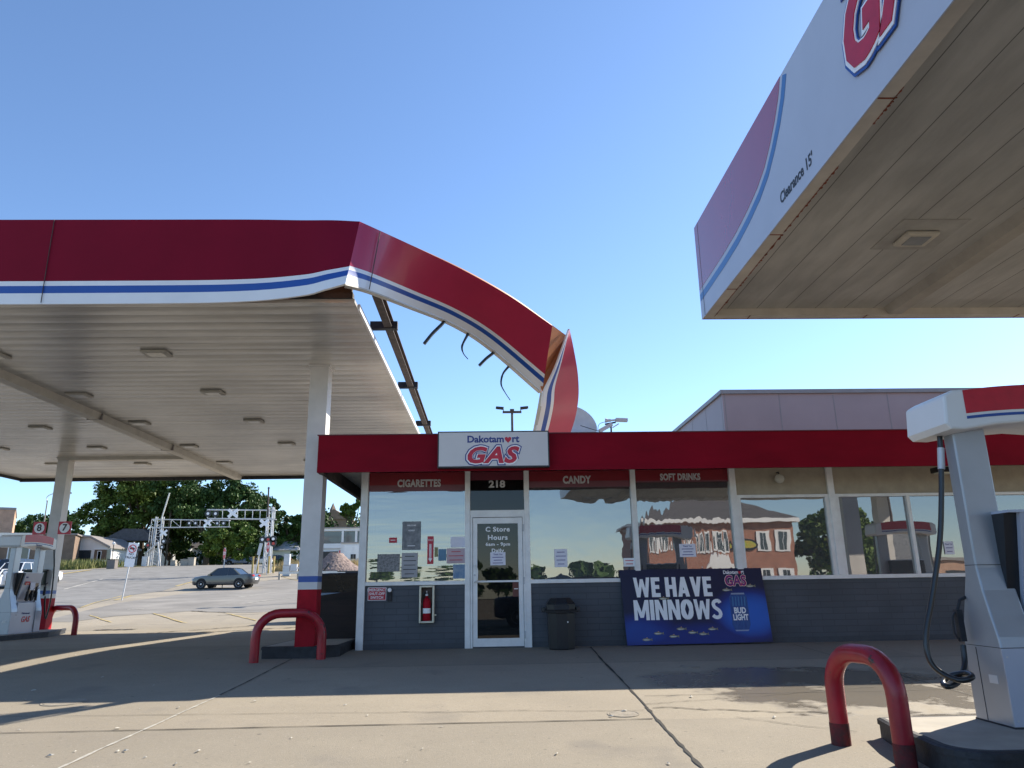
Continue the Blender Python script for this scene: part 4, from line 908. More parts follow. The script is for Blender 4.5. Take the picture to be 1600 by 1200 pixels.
for z in (.33,.31,.29,.27): btext('-------------', .03, M['can'] if 'can' in M else M['signface'], cx, z, ext=.0005, d=.016, xs=.8) if False else None
text('lettering', 'Dakotam', .085, M['lwhite'], BB, bpt(1.865,1.155,.0145), bu, bv, off=.002, ext=.0008, fit=(.255,.06))
text('lettering', 'rt', .085, M['lwhite'], BB, bpt(2.07,1.155,.0145), bu, bv, off=.002, ext=.0008, fit=(.05,.055))
mb = MB(); hp = [(.0019*16*math.sin(2*math.pi*i/24)**3, .0019*(13*math.cos(2*math.pi*i/24)-5*math.cos(4*math.pi*i/24)-2*math.cos(6*math.pi*i/24)-math.cos(8*math.pi*i/24))) for i in range(24)]
plate(mb, bpt(2.02,1.150,.0135), bu, bv, hp, .001); mb.build('heart', M['lred'], BB)
btext('GAS', .235, M['lwhite'], 1.93, 1.015, off=.014, ext=.0008, d=.0140, fit=(.375,.195)); btext('GAS', .235, M['lred'], 1.93, 1.015, off=.009, ext=.0008, d=.0155, fit=(.363,.183))
btext('GAS', .235, mat('banner_letter_core',(.10,.03,.22),.4), 1.93, 1.015, off=-.001, ext=.0008, d=.0170, fit=(.335,.160))
# ------------------------------------------------------------------ pumps
def pump(name, label, group=None):
    """local: x along the face 0..1.36, y 0 (front) .. .47, z from island top"""
    o = empty(name, label, 'fuel pump', group=group)
    prof = [(0,0),(0,.56),(.012,.64),(.05,.78),(.10,.98),(.128,1.15),(.13,1.25),(.125,2.30),(.265,2.30),(.265,1.25),(.285,1.1),(.36,.88),(.42,.70),(.452,.50),(.455,0)]
    for x0, x1 in ((0,.27),(1.09,1.36)):
        mb = MB(); mb.prism(prof, 'x', x0, x1); mb.build('pillar', M['silver'], o, bevel=.012)
        mb = MB(); mb.box(x0-.0015,x1+.0015,.122,.27,1.170,1.174); mb.build('pillar_seam', M['blackdull'], o)
        mb = MB(); mb.box(x0+.0,x1,-.004,.0,.02,.56); mb.build('lower_cover', M['silverlight'], o)
    mb = MB(); mb.box(.27,1.09,.02,.44,0,.80); mb.build('cabinet', M['silverlight'], o, bevel=.008)
    mb = MB(); mb.prism([(.10,.80),(.14,.80),(-.02,1.56),(-.06,1.56)], 'x', .30, 1.09); mb.build('bezel', M['silverlight'], o)
    mb = MB(); mb.prism([(.141,.80),(.40,.80),(.40,1.56),(-.018,1.56)], 'x', .20, 1.09); mb.build('head', M['black'], o)
    mb = MB(); mb.prism([(-.07,1.56),(.41,1.56),(.41,1.58),(-.07,1.58)], 'x', .20, 1.09); mb.build('head_cap', M['silverlight'], o)
    mb = MB(); mb.prism([(.085,.86),(.095,.86),(-.0,1.30),(-.01,1.30)], 'x', .62, 1.02); mb.build('screen', M['carglass'], o)
    mb = MB(); mb.prism([(-.035,1.43),(-.03,1.43),(-.037,1.47),(-.043,1.47)], 'x', .36, .46); mb.build('card_label', M['lblue'], o)
    fv = Vector((0,-.16,.76)).normalized()
    mb = MB(); plate(mb, (.49,-.020,1.30), (1,0,0), fv, rect(-.11,.10,-.045,.045), .004); mb.build('price_sticker', M['lred'], o)
    text('lettering', '$175', .05, M['lwhite'], o, (.49,-.0225,1.28), (1,0,0), fv, ext=.001, off=.001)
    for x in (.66,.80,.94):
        mb = MB(); mb.lathe([(.035,-.012),(.03,-.03),(.012,-.03)], (x,.10,.90), n=12, axis='y'); mb.build('grade_button', M['blackdull'], o)
    for x0, x1 in ((0,.27),(1.09,1.36)):
        mb = MB(); mb.box(x0-.0015,x1+.0015,-.0055,.445,.561,.565); mb.build('cover_seam', M['blackdull'], o); mb = MB(); mb.box(x0-.0015,x1+.0015,-.006,.456,.0,.018); mb.build('kick_strip', M['blackdull'], o)
        for zz_ in (.06,.50):
            mb = MB(); mb.lathe([(.008,-.007),(.008,-.004)], (x0+.03,0,zz_), n=10, axis='y'); mb.build('screw', M['galv'], o)
        mb = MB(); mb.lathe([(.011,-.007),(.011,-.004)], (x0+.22,0,.49), n=12, axis='y'); mb.build('lock', M['blackdull'], o)
    mb = MB(); mb.box(-.003,0,.30,.304,.02,.55); mb.build('side_seam', M['blackdull'], o)
    mb = MB(); mb.box(-.0025,0,.10,.20,.30,.36); mb.build('side_label', M['signface'], o)
    # spreader
    sp = [(-.16,2.27),(-.12,2.225),(.0,2.22),(.25,2.26),(.68,2.29),(1.11,2.26),(1.36,2.22),(1.48,2.225),(1.52,2.27),(1.50,2.50),(1.42,2.545),(.68,2.60),(-.06,2.545),(-.14,2.50)]
    mb = MB(); mb.prism(sp, 'y', -.06, .52); mb.build('spreader', M['white'], o, bevel=.02)
    up = lambda x: 2.585-.055*((x-.68)/.74)**2
    dn = lambda x: 2.385-.045*((x-.68)/.74)**2
    xs_ = [.02+.066*i for i in range(21)]
    for yy, uu, sg in ((-.0605,(1,0,0),1),(.5205,(-1,0,0),-1)):
        mb = MB(); plate(mb, (0,yy,0), uu, (0,0,1), [(sg*x,dn(x)) for x in xs_]+[(sg*x,up(x)) for x in xs_][::-1], .003); mb.build('red_panel', M['lred'], o)
        mb = MB(); plate(mb, (0,yy,0), uu, (0,0,1), [(sg*x,dn(x)-.045) for x in xs_]+[(sg*x,dn(x)-.022) for x in xs_][::-1], .003); mb.build('blue_line', M['blue'], o)
        mb = MB(); mb.box(.02,1.34,-.063,-.058,2.335,2.338); 
    for (x, q) in ((.75,.30),): 
        text('logo_letters', 'GAS', .20, M['lred'], o, (.68,.016,.36), off=.006, shear=.25, ext=.002); text('lettering', 'Dakotamart', .075, M['lblue'], o, (.68,.016,.52), ext=.002)
        text('lettering', 'Dakotamart', .06, M['lblue'], o, (.68,-.062,2.31), ext=.002)
    return o
def hose(o, pts, r=.021, name='hose'):
    mb = MB(); mb.tube(smooth_path(pts, 7), r, 12); return mb.build(name, M['rubber'], o, smooth=True)
def nozzle(o, p, s=1):
    n = MB(); x, y, z = p; n.bar((x,y,z+.02),(x,y,z+.26),.045,.05); n.tube([(x,y,z+.26),(x+.03,y,z+.33),(x+.10,y,z+.36)],.013,8)
    n.tube(smooth_path([(x-.02,y,z+.02),(x-.055,y,z+.08),(x-.05,y,z+.2),(x-.01,y,z+.25)],4),.008,6); return n.build('nozzle', M['blackdull'], o)
P1 = pump('fuel_pump', 'large silver fuel pump with looping black hose on the near right island'); P1.location = (3.80,5.75,-.035)
base = Vector(P1.location)
hp = [at(1468,676,5.98),at(1470,715,5.98),at(1471,780,5.98),at(1468,850,5.98),at(1457,930,5.98),at(1447,990,5.97),at(1452,1030,5.95),at(1472,1052,5.9),at(1500,1063,5.82),at(1519,1058,5.80),at(1510,1052,5.9),at(1486,1056,5.98),at(1474,1066,5.95),at(1480,1073,5.88),at(1497,1066,5.95),at(1507,1040,6.05),at(1505,1008,6.08)]
hose(P1, [q-base for q in hp])
mb = MB(); q = [at(1470,700,5.98)-base, at(1471,733,5.98)-base]; mb.tube([q[0], q[1]], .027, 12); mb.build('breakaway', M['galv'], P1, smooth=True)
mb = MB(); q = [at(1469,668,5.98)-base, at(1469,682,5.98)-base]; mb.tube(q, .024, 12); mb.build('hose_fitting', M['galv'], P1)
nozzle(P1, at(1505,1006,6.08)-base)
# left pump: face turned towards +X
P2 = pump('fuel_pump', 'silver and white fuel pump at the far left beside the numbered column'); P2.location = (-11.28,18.45,.11); P2.scale = (.9,.9,.9); P2.rotation_euler = (0,0,R(90))
hose(P2, [(1.36,-.10,2.22),(1.42,-.14,1.7),(1.44,-.16,1.0),(1.42,-.15,.6),(1.36,-.14,.35),(1.28,-.12,.6),(1.25,-.1,.95)]); nozzle(P2, (1.22,-.08,.95))
for x in (.55,.75,.95): nozzle(P2, (x,-.02,.82))
mb = MB(); mb.box(.62,.84,-.03,-.02,1.12,1.32); mb.build('notice', M['paper'], P2)
P3 = pump('fuel_pump', 'white-topped pump mirrored in the store windows, standing right of the frame'); P3.location = (10.4,5.75,-.035)
hose(P3, [(-.08,.25,2.22),(-.1,.25,1.7),(-.12,.25,1.0),(-.1,.25,.5),(-.05,.25,.35),(.0,.25,.7)])
# ------------------------------------------------------------------ roof things
o = empty('satellite_dish', 'pale round satellite dish on the store roof behind the torn fascia', 'dish', at(897,676,15.2))
mb = MB(); prof = [(.001,0),(.15,.012),(.28,.045),(.38,.09),(.46,.14),(.465,.15),(.38,.105),(.28,.06),(.001,.015)]
mb.lathe(prof, n=32); ob = mb.build('reflector', mat('dish_grey',(.55,.55,.52),.4,vs=3), o, smooth=True, M=Matrix.Translation((.0,0,.12))@Matrix.Rotation(R(62),4,(0.9,.35,0)))
mb = MB(); mb.tube([(0,.1,-.5),(0,.1,.1)], .03, 8); mb.build('mast', M['galv'], o)
p = at(955,672,14.6); o = empty('floodlights', 'pair of grey floodlights tilted on the store roof right of the dish', 'floodlight', (p.x,p.y,3.36))
zz = p.z-3.36
mb = MB(); mb.tube([(0,0,0),(0,0,zz+.1)], .018, 8); mb.bar((-.12,0,zz+.12),(.1,0,zz+.16),.03); mb.build('bracket', M['blackdull'], o)
mb = MB(); mb.bar((-.24,0,zz-.02),(.02,0,zz+.12),.10,.07); mb.bar((.03,0,zz+.05),(.16,0,zz+.13),.03,.02); mb.build('floodlight_head', M['galv'], o)
mb = MB(); mb.bar((.10,0,zz+.21),(.34,0,zz+.20),.12,.06); mb.tube([(.0,0,zz+.20),(.12,0,zz+.21)], .02, 8); mb.lathe([(.05,-.06),(.03,.0),(.03,.05)], (-.05,0,zz+.2), n=10, axis='x'); mb.build('floodlight_head', M['galv'], o)
mb = MB(); mb.tube(smooth_path([(-.28,.0,zz-.06),(-.24,0,zz+.12),(-.08,0,zz+.18)],5), .006, 6); mb.tube([(-.62,0,zz+.10),(-.2,0,zz-.04)], .007, 6); mb.build('cable', M['black'], o)
# twin head light pole
p = at(800,640,42); o = empty('lot_light_pole', 'tall pole with two dark light heads beyond the store roof under the arch', 'light pole', (p.x,42,0))
h = p.z
mb = MB(); mb.tube([(0,0,.3),(0,0,h-.1)], [.11,.07], 10); mb.build('pole', M['rust'], o)
mb = MB(); mb.bar((-.55,0,h-.15),(.55,0,h-.15),.10,.12); mb.tube([(-.5,0,h-.15),(-.5,0,h+.02),(-.9,0,h+.06)], .035, 6); mb.tube([(.5,0,h-.15),(.5,0,h+.02),(.9,0,h+.06)], .035, 6); mb.box(-.12,.12,-.1,.1,h-.1,h+.02); mb.build('cross_arm', M['rust'], o)
for s_ in (-1,1): mb = MB(); mb.prism([(s_*.5,h+.02),(s_*.95,h+.10),(s_*.92,h+.16),(s_*.48,h+.12)], 'y', -.2, .2); mb.build('light_head', M['blackdull'], o)
# ------------------------------------------------------------------ brown board enclosure left of the store
o = empty('board_enclosure', 'dark brown horizontal board enclosure beside the left wall of the store', 'fence', (-3.2,14.1,.0))
for i in range(7):
    mb = MB(); z = .02+i*.145; mb.box(0,.86,0,.03,z,z+.1445) if i < 6 else mb.add([(0,0,z),(.86,0,z),(.86,.03,z),(0,.03,z),(0,0,z+.02),(.86,0,z+.13),(.86,.03,z+.13),(0,.03,z+.02)], [(3,2,1,0),(4,5,6,7),(0,1,5,4),(1,2,6,5),(2,3,7,6),(3,0,4,7)]); mb.build('board', M['wood'], o)
for i in range(6): mb = MB(); z = .02+i*.145; mb.box(-.03,0,0,1.9,z,z+.1445); mb.build('board', M['wood'], o)
mb = MB(); mb.box(0,.06,.031,.09,0,1.0); mb.box(.80,.86,.031,.09,0,1.05); mb.build('post', M['wood'], o)
# ------------------------------------------------------------------ cars
def car(name, label, paint, L=4.5, H=1.43, Wd=1.70, kind='sedan', cat='car'):
    o = empty(name, label, cat); hw = Wd/2
    bl = .62*H   # belt
    if kind == 'sedan':
        st = [(-.5,.34,.44,.58),(-.485,.22,.50,.78),(-.44,.18,.56,.92),(-.33,.17,.62,1.0),(-.22,.17,.645,1.0),(-.1,.17,.65,1.0),(.1,.17,.66,1.0),(.3,.17,.68,1.0),(.40,.18,.70,.97),(.47,.22,.69,.90),(.495,.32,.62,.78),(.5,.36,.50,.7)]
        rf = [(-.225,.0),(-.085,.92),(.0,.985),(.07,1.0),(.14,.97),(.185,.90),(.315,.0)]
    else:
        st = [(-.5,.30,.50,.72),(-.49,.22,.58,.86),(-.44,.18,.60,.95),(-.30,.17,.62,1.0),(0,.17,.63,1.0),(.35,.17,.63,1.0),(.47,.2,.62,.97),(.5,.26,.6,.9)]
        rf = [(-.27,.0),(-.15,.93),(-.08,.99),(.1,1.0),(.35,.985),(.43,.95),(.488,.0)]
    mb = MB(); vs = []; n = 10
    for x, zb, zt, wf in st:
        zb *= H*.95; zt *= H; w_ = hw*wf
        sec = [(w_*.86,zb),(w_*.985,zb+.10),(w_,(zb+zt)/2),(w_*.97,zt-.05),(w_*.86,zt),(-w_*.86,zt),(-w_*.97,zt-.05),(-w_,(zb+zt)/2),(-w_*.985,zb+.10),(-w_*.86,zb)]
        vs += [(x*L,y,z) for y, z in sec]
    k = len(st)
    fs = [(i*n+j,i*n+(j+1)%n,(i+1)*n+(j+1)%n,(i+1)*n+j) for i in range(k-1) for j in range(n)]+[tuple(range(n-1,-1,-1)), tuple((k-1)*n+j for j in range(n))]
    mb.add(vs, fs); mb.build('body', paint, o, smooth=True)
    # greenhouse
    zb = (.64 if kind == 'sedan' else .61)*H
    def gh(mb, off, z0f, z1f):
        v = []
        for x, f in rf:
            z = zb+(H-zb)*f*z1f; yw = hw*(.93-.17*f)+off; v += [(x*L,-yw,z),(x*L,yw,z)]
        v2 = []
        for x, f in rf: z = zb-.02; yw = hw*.93+off; v2 += [(x*L,-yw,z),(x*L,yw,z)]
        m_ = len(rf); mb.add(v+v2, [(2*i,2*i+2,2*i+3,2*i+1) for i in range(m_-1)]+[(2*i,2*m_+2*i,2*m_+2*i+2,2*i+2) for i in range(m_-1)]+[(2*i+1,2*i+3,2*m_+2*i+3,2*m_+2*i+1) for i in range(m_-1)])
    mb = MB(); gh(mb, 0, 0, .985); mb.build('windows', M['carglass'], o)
    mb = MB(); r = rf[1:-1]; v = []
    for x, f in r:
        z = zb+(H-zb)*f; yw = hw*(.93-.17*f)+.012; v += [(x*L,-yw,z-.045),(x*L,-yw+.06,z+.012),(x*L,yw-.06,z+.012),(x*L,yw,z-.045)]
    mb.add(v, [(4*i+j,4*i+4+j,4*i+5+j,4*i+1+j) for i in range(len(r)-1) for j in range(3)]); 
    for s_ in (-1,1):
        for i0, i1 in ((0,1),(len(rf)-1,len(rf)-2)):
            a = (rf[i0][0]*L, s_*(hw*.93+.0), zb-.02); b = (rf[i1][0]*L, s_*(hw*(.93-.17*rf[i1][1])), zb+(H-zb)*rf[i1][1]-.02); mb.bar(a, b, .06, .07)
        xm = .10*L if kind == 'sedan' else .06*L
        mb.bar((xm,s_*(hw*.93+.004),zb-.02),(xm,s_*(hw*.765+.004),H-.06),.07,.03)
    mb.build('roof', paint, o, smooth=False)
    wr = .31 if kind == 'sedan' else .37
    for x in (-.315*L, .295*L):
        for s_ in (-1,1):
            mb = MB(); y = s_*(hw-.09); mb.lathe([(wr*.6,-.10),(wr*.97,-.10),(wr,-.07),(wr,.07),(wr*.97,.10),(wr*.6,.10)], (x,y,wr), n=28, axis='y'); wo_ = mb.build('wheel', M['tyre'], o, smooth=True)
            mb = MB(); mb.lathe([(wr*.66,s_*.06),(wr*.66,s_*.105),(wr*.55,s_*.09),(wr*.2,s_*.10),(.001,s_*.11)], (x,y,wr), n=20, axis='y'); mb.build('rim', M['rim'], wo_)
            mb = MB(); v = []; 
            mb.lathe([(wr*1.02,0),(wr*1.22,0),(wr*1.22,.004),(wr*1.02,.004)], (x, s_*(hw-.003)+(0 if s_ > 0 else -.004), wr+.03), n=28, axis='y'); mb.build('wheel_arch', M['tyre'], o)
    for s_ in (-1,1):
        mb = MB(); mb.box(.455*L,.503*L,s_*hw*.62-.15,s_*hw*.62+.15,.56*H,.65*H); mb.build('tail_lamp', M['taillight'], o, bevel=.02)
        mb = MB(); mb.box(-.497*L,-.455*L,s_*hw*.60-.16,s_*hw*.60+.16,.44*H,.51*H); mb.build('headlight', M['headlight'], o, bevel=.02)
        mb = MB(); mb.box(-.20*L,-.165*L,s_*hw*1.0-.02,s_*hw*1.13+.0,.62*H,.70*H) if s_ > 0 else mb.box(-.20*L,-.165*L,-hw*1.13,-hw+.02,.62*H,.70*H); mb.build('mirror', paint, o)
    mb = MB(); mb.box(-.17*L,.17*L,-hw-.003,-hw+.01,.40*H,.405*H); mb.build('door_seam', M['tyre'], o)
    mb = MB(); mb.box(.49*L,.505*L,-.25,.25,.40*H,.50*H); mb.build('number_plate', M['lwhite'], o)
    return o
c1 = car('parked_car', 'warm grey sedan seen from the side crossing the lot below the railway gates', M['carsilver']); p = gnd(352,919.5); c1.location = (p.x,p.y,gz(p.y)); c1.rotation_euler = (0,0,R(-6))
c2 = car('parked_suv', 'dark navy sport utility vehicle behind the brown board enclosure', M['carnavy'], 4.7, 1.50, 1.85, 'suv', 'car'); c2.location = (-3.55,25.3,gz(25.3)); c2.rotation_euler = (0,0,R(180))
mb = MB(); mb.box(-1.0,1.4,-.70,-.66,1.53,1.56); mb.box(-1.0,1.4,.66,.70,1.53,1.56); mb.build('roof_rack', M['black'], c2)
for (px, Y, m, k, lab, rz) in ((30,60,M['carwhite'],'suv','white pickup seen between the pillars of the far left pump',95),(-4,58,M['carwhite'],'sedan','white car at the left edge beside the far pump',90),(56,62,M['carwhite'],'sedan','white car nose behind the numbered column',80),
    (22,66,M['carblue'],'suv','dark blue van roof behind the white pickup',90),(376,108,M['carblue'],'sedan','blue car parked in the shade of the trees past the stop sign',10),(401,110,M['carwhite'],'sedan','white car parked in the tree shade left of the gate mast',8),(430,111,M['black'],'sedan','black car parked in deep shade behind the gate mast',8)):
    c = car('parked_car', lab, m, 4.5 if k == 'sedan' else 4.9, 1.43 if k == 'sedan' else 1.8, 1.75, k); p = at(px,885,Y); c.location = (p.x,Y,gz(Y)+(.03 if Y > 99 else .015)); c.rotation_euler = (0,0,R(rz))
c = car('parked_suv', 'dark pickup-like vehicle standing behind the camera, mirrored in the store door', M['carnavy'], 5.0, 1.80, 1.9, 'suv'); c.location = (2.6,-3.6,gz(-3.6)); c.rotation_euler = (0,0,R(4))
# ------------------------------------------------------------------ trees
def leaf_mesh(name, centers, radii, n_per, size, m, rng, flat=.75):
    C_ = np.array(centers); Rr = np.array(radii); k = len(C_)
    idx = rng.integers(0, k, n_per*k)
    d = rng.normal(size=(len(idx),3)); d /= np.linalg.norm(d,axis=1)[:,None]
    r = rng.random(len(idx))**.45
    r3 = Rr[idx][:,None]*np.array([1,1,flat]); P_ = C_[idx]+d*r[:,None]*r3
    a = rng.normal(size=P_.shape); a /= np.linalg.norm(a,axis=1)[:,None]
    b = np.cross(a, rng.normal(size=P_.shape)); b /= np.linalg.norm(b,axis=1)[:,None]
    s = size*(.5+rng.random(len(idx)))[:,None]; a = a*s*.5; b = b*s*.32
    V_ = np.stack([P_-a, P_+b, P_+a, P_-b],1).reshape(-1,3); nq = len(idx)
    me = bpy.data.meshes.new(name); me.vertices.add(4*nq); me.vertices.foreach_set('co', V_.ravel().astype('f4'))
    me.loops.add(4*nq); me.loops.foreach_set('vertex_index', np.arange(4*nq,dtype='i4'))
    me.polygons.add(nq); me.polygons.foreach_set('loop_start', np.arange(0,4*nq,4,dtype='i4')); me.polygons.foreach_set('loop_total', np.full(nq,4,dtype='i4'))
    me.update(calc_edges=True); me.validate(); me.materials.append(m); return me
def tree(label, px, pyb, pyt, wpx, Y, m, seed, trunk_frac=.28, n=70, per=190, size=.42, gap=1.0, name='shade_tree', cat='tree', z0=None, lobes=6):
    rng = np.random.default_rng(seed); p = at(px,pyb,Y); t = at(px,pyt,Y); zb = gz(Y) if z0 is None else z0; Ht = t.z-zb; rad = wpx*Y/FPX/2
    o = empty(name, label, cat, (p.x,Y,zb))
    th = Ht*trunk_frac; ch = Ht-th
    tips = []; mb = MB(); rt = max(.12, Ht*.028)
    nb = 9; top_ = Vector((rng.normal()*.03*Ht, 0, th+ch*.55))
    mb.tube(smooth_path([(0,0,-.2),(rng.normal()*.02*Ht,0,th*.6),(top_.x*.5,0,th+ch*.2),tuple(top_)],4), [rt*(1.25-1.05*i/12) for i in range(13)], 8)
    # uneven lobes make the outline; clumps fill the lobes
    LB = []
    for i in range(lobes):
        a = 2*math.pi*i/lobes+rng.random()*.8; rr_ = rad*(.45+.22*rng.random()); zc = th+ch*(.25+.5*rng.random())
        LB.append((np.array([math.cos(a)*rr_, math.sin(a)*rr_*.8, zc]), rad*(.42+.16*rng.random())))
    LB.append((np.array([rng.normal()*rad*.15,0,th+ch*.70]), min(rad*.6, ch*.32))); LB.append((np.array([rng.normal()*rad*.3,0,th+ch*.45]), rad*.6))
    cs, rs = [], []
    for i in range(n):
        c, r = LB[rng.integers(len(LB))]; d = rng.normal(size=3); d /= np.linalg.norm(d); q = c+d*r*(.55+.45*rng.random())*np.array([1,1,.8])
        q[2] = min(max(q[2], th*.75), Ht-.1*rad*.5); cs.append(q); rs.append(rad*(.10+.11*rng.random())*gap)
    for c, r in LB:
        mb.tube(smooth_path([(0,0,th*.9),tuple(c*.55+np.array([0,0,th*.25])),tuple(c)],4), [rt*(.5-.42*i/8) for i in range(9)], 6)
    for q in cs[::6]: mb.tube([tuple(np.array([q[0]*.4,q[1]*.4,th+(q[2]-th)*.5])), tuple(q)], [rt*.14,rt*.05], 5)
    mb.build('trunk', M['bark'], o, smooth=True)
    me = leaf_mesh('crown', cs, rs, per, size, m, rng); c = bpy.data.objects.new('crown', me); COL.objects.link(c); c.parent = o
    return o
tree('huge broad green tree left of the crossing gates, rising above the canopy edge', 215, 884, 722, 165, 112, M['leafA'], 1, n=150, per=240, size=.40)
tree('tall tree with a thick trunk behind the crossing arms', 322, 884, 736, 150, 110, M['leafB'], 2, n=140, per=240, size=.40, trunk_frac=.30)
tree('wide tree whose crown slopes down behind the far end of the crossing arm', 385, 884, 776, 110, 116, M['leafB'], 3, n=100, per=220, size=.38, trunk_frac=.2)
tree('dense dark tree just left of the near canopy column', 456, 884, 792, 70, 122, M['leafB'], 4, n=80, per=220, size=.38, trunk_frac=.12)
tree('drooping mid green tree behind the stop sign', 350, 884, 815, 90, 106, M['leafA'], 5, n=80, per=190, size=.34, trunk_frac=.18)
tree('round dark tree behind the street lamp at the far left', 62, 886, 795, 95, 135, M['leafB'], 6, n=100, per=220, size=.4, trunk_frac=.15)
tree('low dark tree behind the white bungalow', 128, 886, 822, 66, 132, M['leafB'], 7, n=70, per=200, size=.38, trunk_frac=.15)
tree('bushy tree at the lower edge of the huge green tree', 168, 886, 800, 66, 118, M['leafB'], 8, n=70, per=200, size=.38, trunk_frac=.1)
tree('airy tree with open branches above the white two-storey block', 546, 884, 772, 40, 135, M['leafA'], 9, n=46, per=120, size=.42, trunk_frac=.62, gap=1.1)
tree('dark tree hidden behind the near canopy column', 500, 884, 800, 60, 138, M['leafB'], 10, n=60, per=180, size=.4, trunk_frac=.2)
tree('shady tree between the gates and the white house', 262, 884, 800, 100, 118, M['leafB'], 11, n=90, per=200, size=.4, trunk_frac=.15)
tree('sliver of a tree at the extreme left edge', -8, 886, 780, 30, 140, M['leafA'], 12, n=40, per=160, size=.4, trunk_frac=.2)
tree('small pointed shrub left of the gravel heap', 459, 884, 857, 12, 92, M['leafB'], 13, n=26, per=90, size=.22, trunk_frac=.05, name='shrub', cat='shrub', lobes=3)
tree('rounded bush behind the stop sign pole', 398, 884, 845, 36, 100, M['leafB'], 14, n=50, per=150, size=.28, trunk_frac=.05, name='shrub', cat='shrub')
tree('green bush in front of the brown brick wall', 112, 884, 862, 22, 98, M['leafB'], 15, n=30, per=110, size=.25, trunk_frac=.05, name='shrub', cat='shrub', lobes=4)
tree('low bush beside the white bungalow porch', 190, 884, 862, 40, 104, M['leafB'], 16, n=36, per=120, size=.28, trunk_frac=.05, name='shrub', cat='shrub', lobes=4)
tree('low hedge bush left of the dry grass', 443, 884, 872, 26, 96, M['leafB'], 17, n=30, per=110, size=.25, trunk_frac=.03, name='shrub', cat='shrub', lobes=4)
# hedge mass and far wood
def mass(name, label, cx0, cx1, Y, zt, m, seed, dpt=6, size=.5, n=120, per=150):
    rng = np.random.default_rng(seed); cs = []; rs = []; zb = gz(Y)
    for i in range(n):
        x = cx0+(cx1-cx0)*rng.random(); h_ = zt*(.55+.45*math.sin(x*.35+seed)**2); cs.append((x, Y+dpt*(rng.random()-.5), zb+h_*rng.random())); rs.append(zt*.22)
    me = leaf_mesh(name, cs, rs, per, size, m, rng); o = bpy.data.objects.new(name, me); COL.objects.link(o); o['kind'] = 'stuff'; o['label'] = label; o['category'] = 'woodland'
mass('far_woods', 'dark band of trees along the horizon', -135, -25, 160, 9.0, M['leafB'], 3, 14, .7, 260, 160)
mass('hedgerow', 'band of green bushes behind the white two-storey block', -45, -10, 124, 9.5, M['leafB'], 5, 8, .5, 130, 150)
# grass tufts on the verge
def tufts(name, label, region, n, h, m, seed):
    rng = np.random.default_rng(seed); P_ = []
    (x0,y0),(x1,y1) = region
    vs = np.zeros((n*3,3)); 
    for i in range(n):
        px = x0+(x1-x0)*rng.random(); Y = y0+(y1-y0)*rng.random(); z = gz(Y); a = rng.random()*6.28; hh = h*(.4+rng.random()); w_ = .06
        X = px; vs[3*i] = (X-w_*math.cos(a),Y-w_*math.sin(a),z); vs[3*i+1] = (X+w_*math.cos(a),Y+w_*math.sin(a),z); vs[3*i+2] = (X+rng.normal()*.1,Y+rng.normal()*.1,z+hh)
    me = bpy.data.meshes.new(name); me.from_pydata(vs.tolist(), [], [(3*i,3*i+1,3*i+2) for i in range(n)]); me.materials.append(m)
    o = bpy.data.objects.new(name, me); COL.objects.link(o); o['kind'] = 'stuff'; o['label'] = label; o['category'] = 'grass'
va, vb = gnd(88,891), gnd(172,886)
tufts('verge_grass', 'tall rough green grass along the far kerb', ((min(va.x,vb.x)-14,va.y+.5),(max(va.x,vb.x)+1,va.y+12)), 9000, .9, M['grass'], 1)
va, vb = gnd(428,893), gnd(470,893)
tufts('verge_grass', 'tan dry grass clumps left of the gravel heap', ((va.x,va.y),(vb.x+9,va.y+5)), 5000, .8, M['drygrass'], 2)
# ------------------------------------------------------------------ far buildings
def window_part(o, x0, x1, z0, z1, y, fr=M['housewhite'], t=.12):
    mb = MB(); mb.box(x0-t,x1+t,y-.06,y,z0-t,z0); mb.box(x0-t,x1+t,y-.06,y,z1,z1+t); mb.box(x0-t,x0,y-.06,y,z0,z1); mb.box(x1,x1+t,y-.06,y,z0,z1); f = mb.build('window', fr, o)
    mb = MB(); mb.box(x0,x1,y-.03,y-.002,z0,z1); mb.build('pane', M['darkglass'], f)
# tan brick block, far left
Y = 104; a = at(-60,835,Y); b = at(18,835,Y); zt = at(10,797,Y).z
o = empty('brick_building', 'tall plain tan-orange brick block at the far left edge', 'building', (b.x,Y,gz(Y)), R(31))
mb = MB(); mb.box(a.x-b.x,0,0,14,0,zt-gz(Y)); mb.build('wall', M['brickface'], o); mb = MB(); mb.box(a.x-b.x-.1,.1,-.1,14.1,zt-gz(Y),zt-gz(Y)+.3); mb.build('coping', M['greytrim'], o)
mb = MB(); mb.box(-1.9,-1.3,-.03,0,(zt-gz(Y))*.3,(zt-gz(Y))*.45); mb.build('window', M['darkglass'], o)
# long low building with brown side
Y = 92; a = at(-60,838,Y); b = at(118,838,Y); hgt = a.z-gz(Y)
o = empty('low_building', 'long low brown brick building behind the far left pump', 'building', (b.x,Y,gz(Y)), R(20))
mb = MB(); mb.box(a.x-b.x,0,0,10,0,hgt); mb.build('wall', M['brickbrown'], o); mb = MB(); mb.box(a.x-b.x-.2,-4.4,-.25,10.2,hgt-.9,hgt+.15); mb.build('parapet', M['whitewarm'], o)
mb = MB(); mb.box(-4.4,.2,-.1,10.2,hgt,hgt+.15); mb.build('coping', M['greytrim'], o)
for i in range(3): window_part(o, -13+3.2*i, -11+3.2*i, hgt*.25, hgt*.62, -.01)
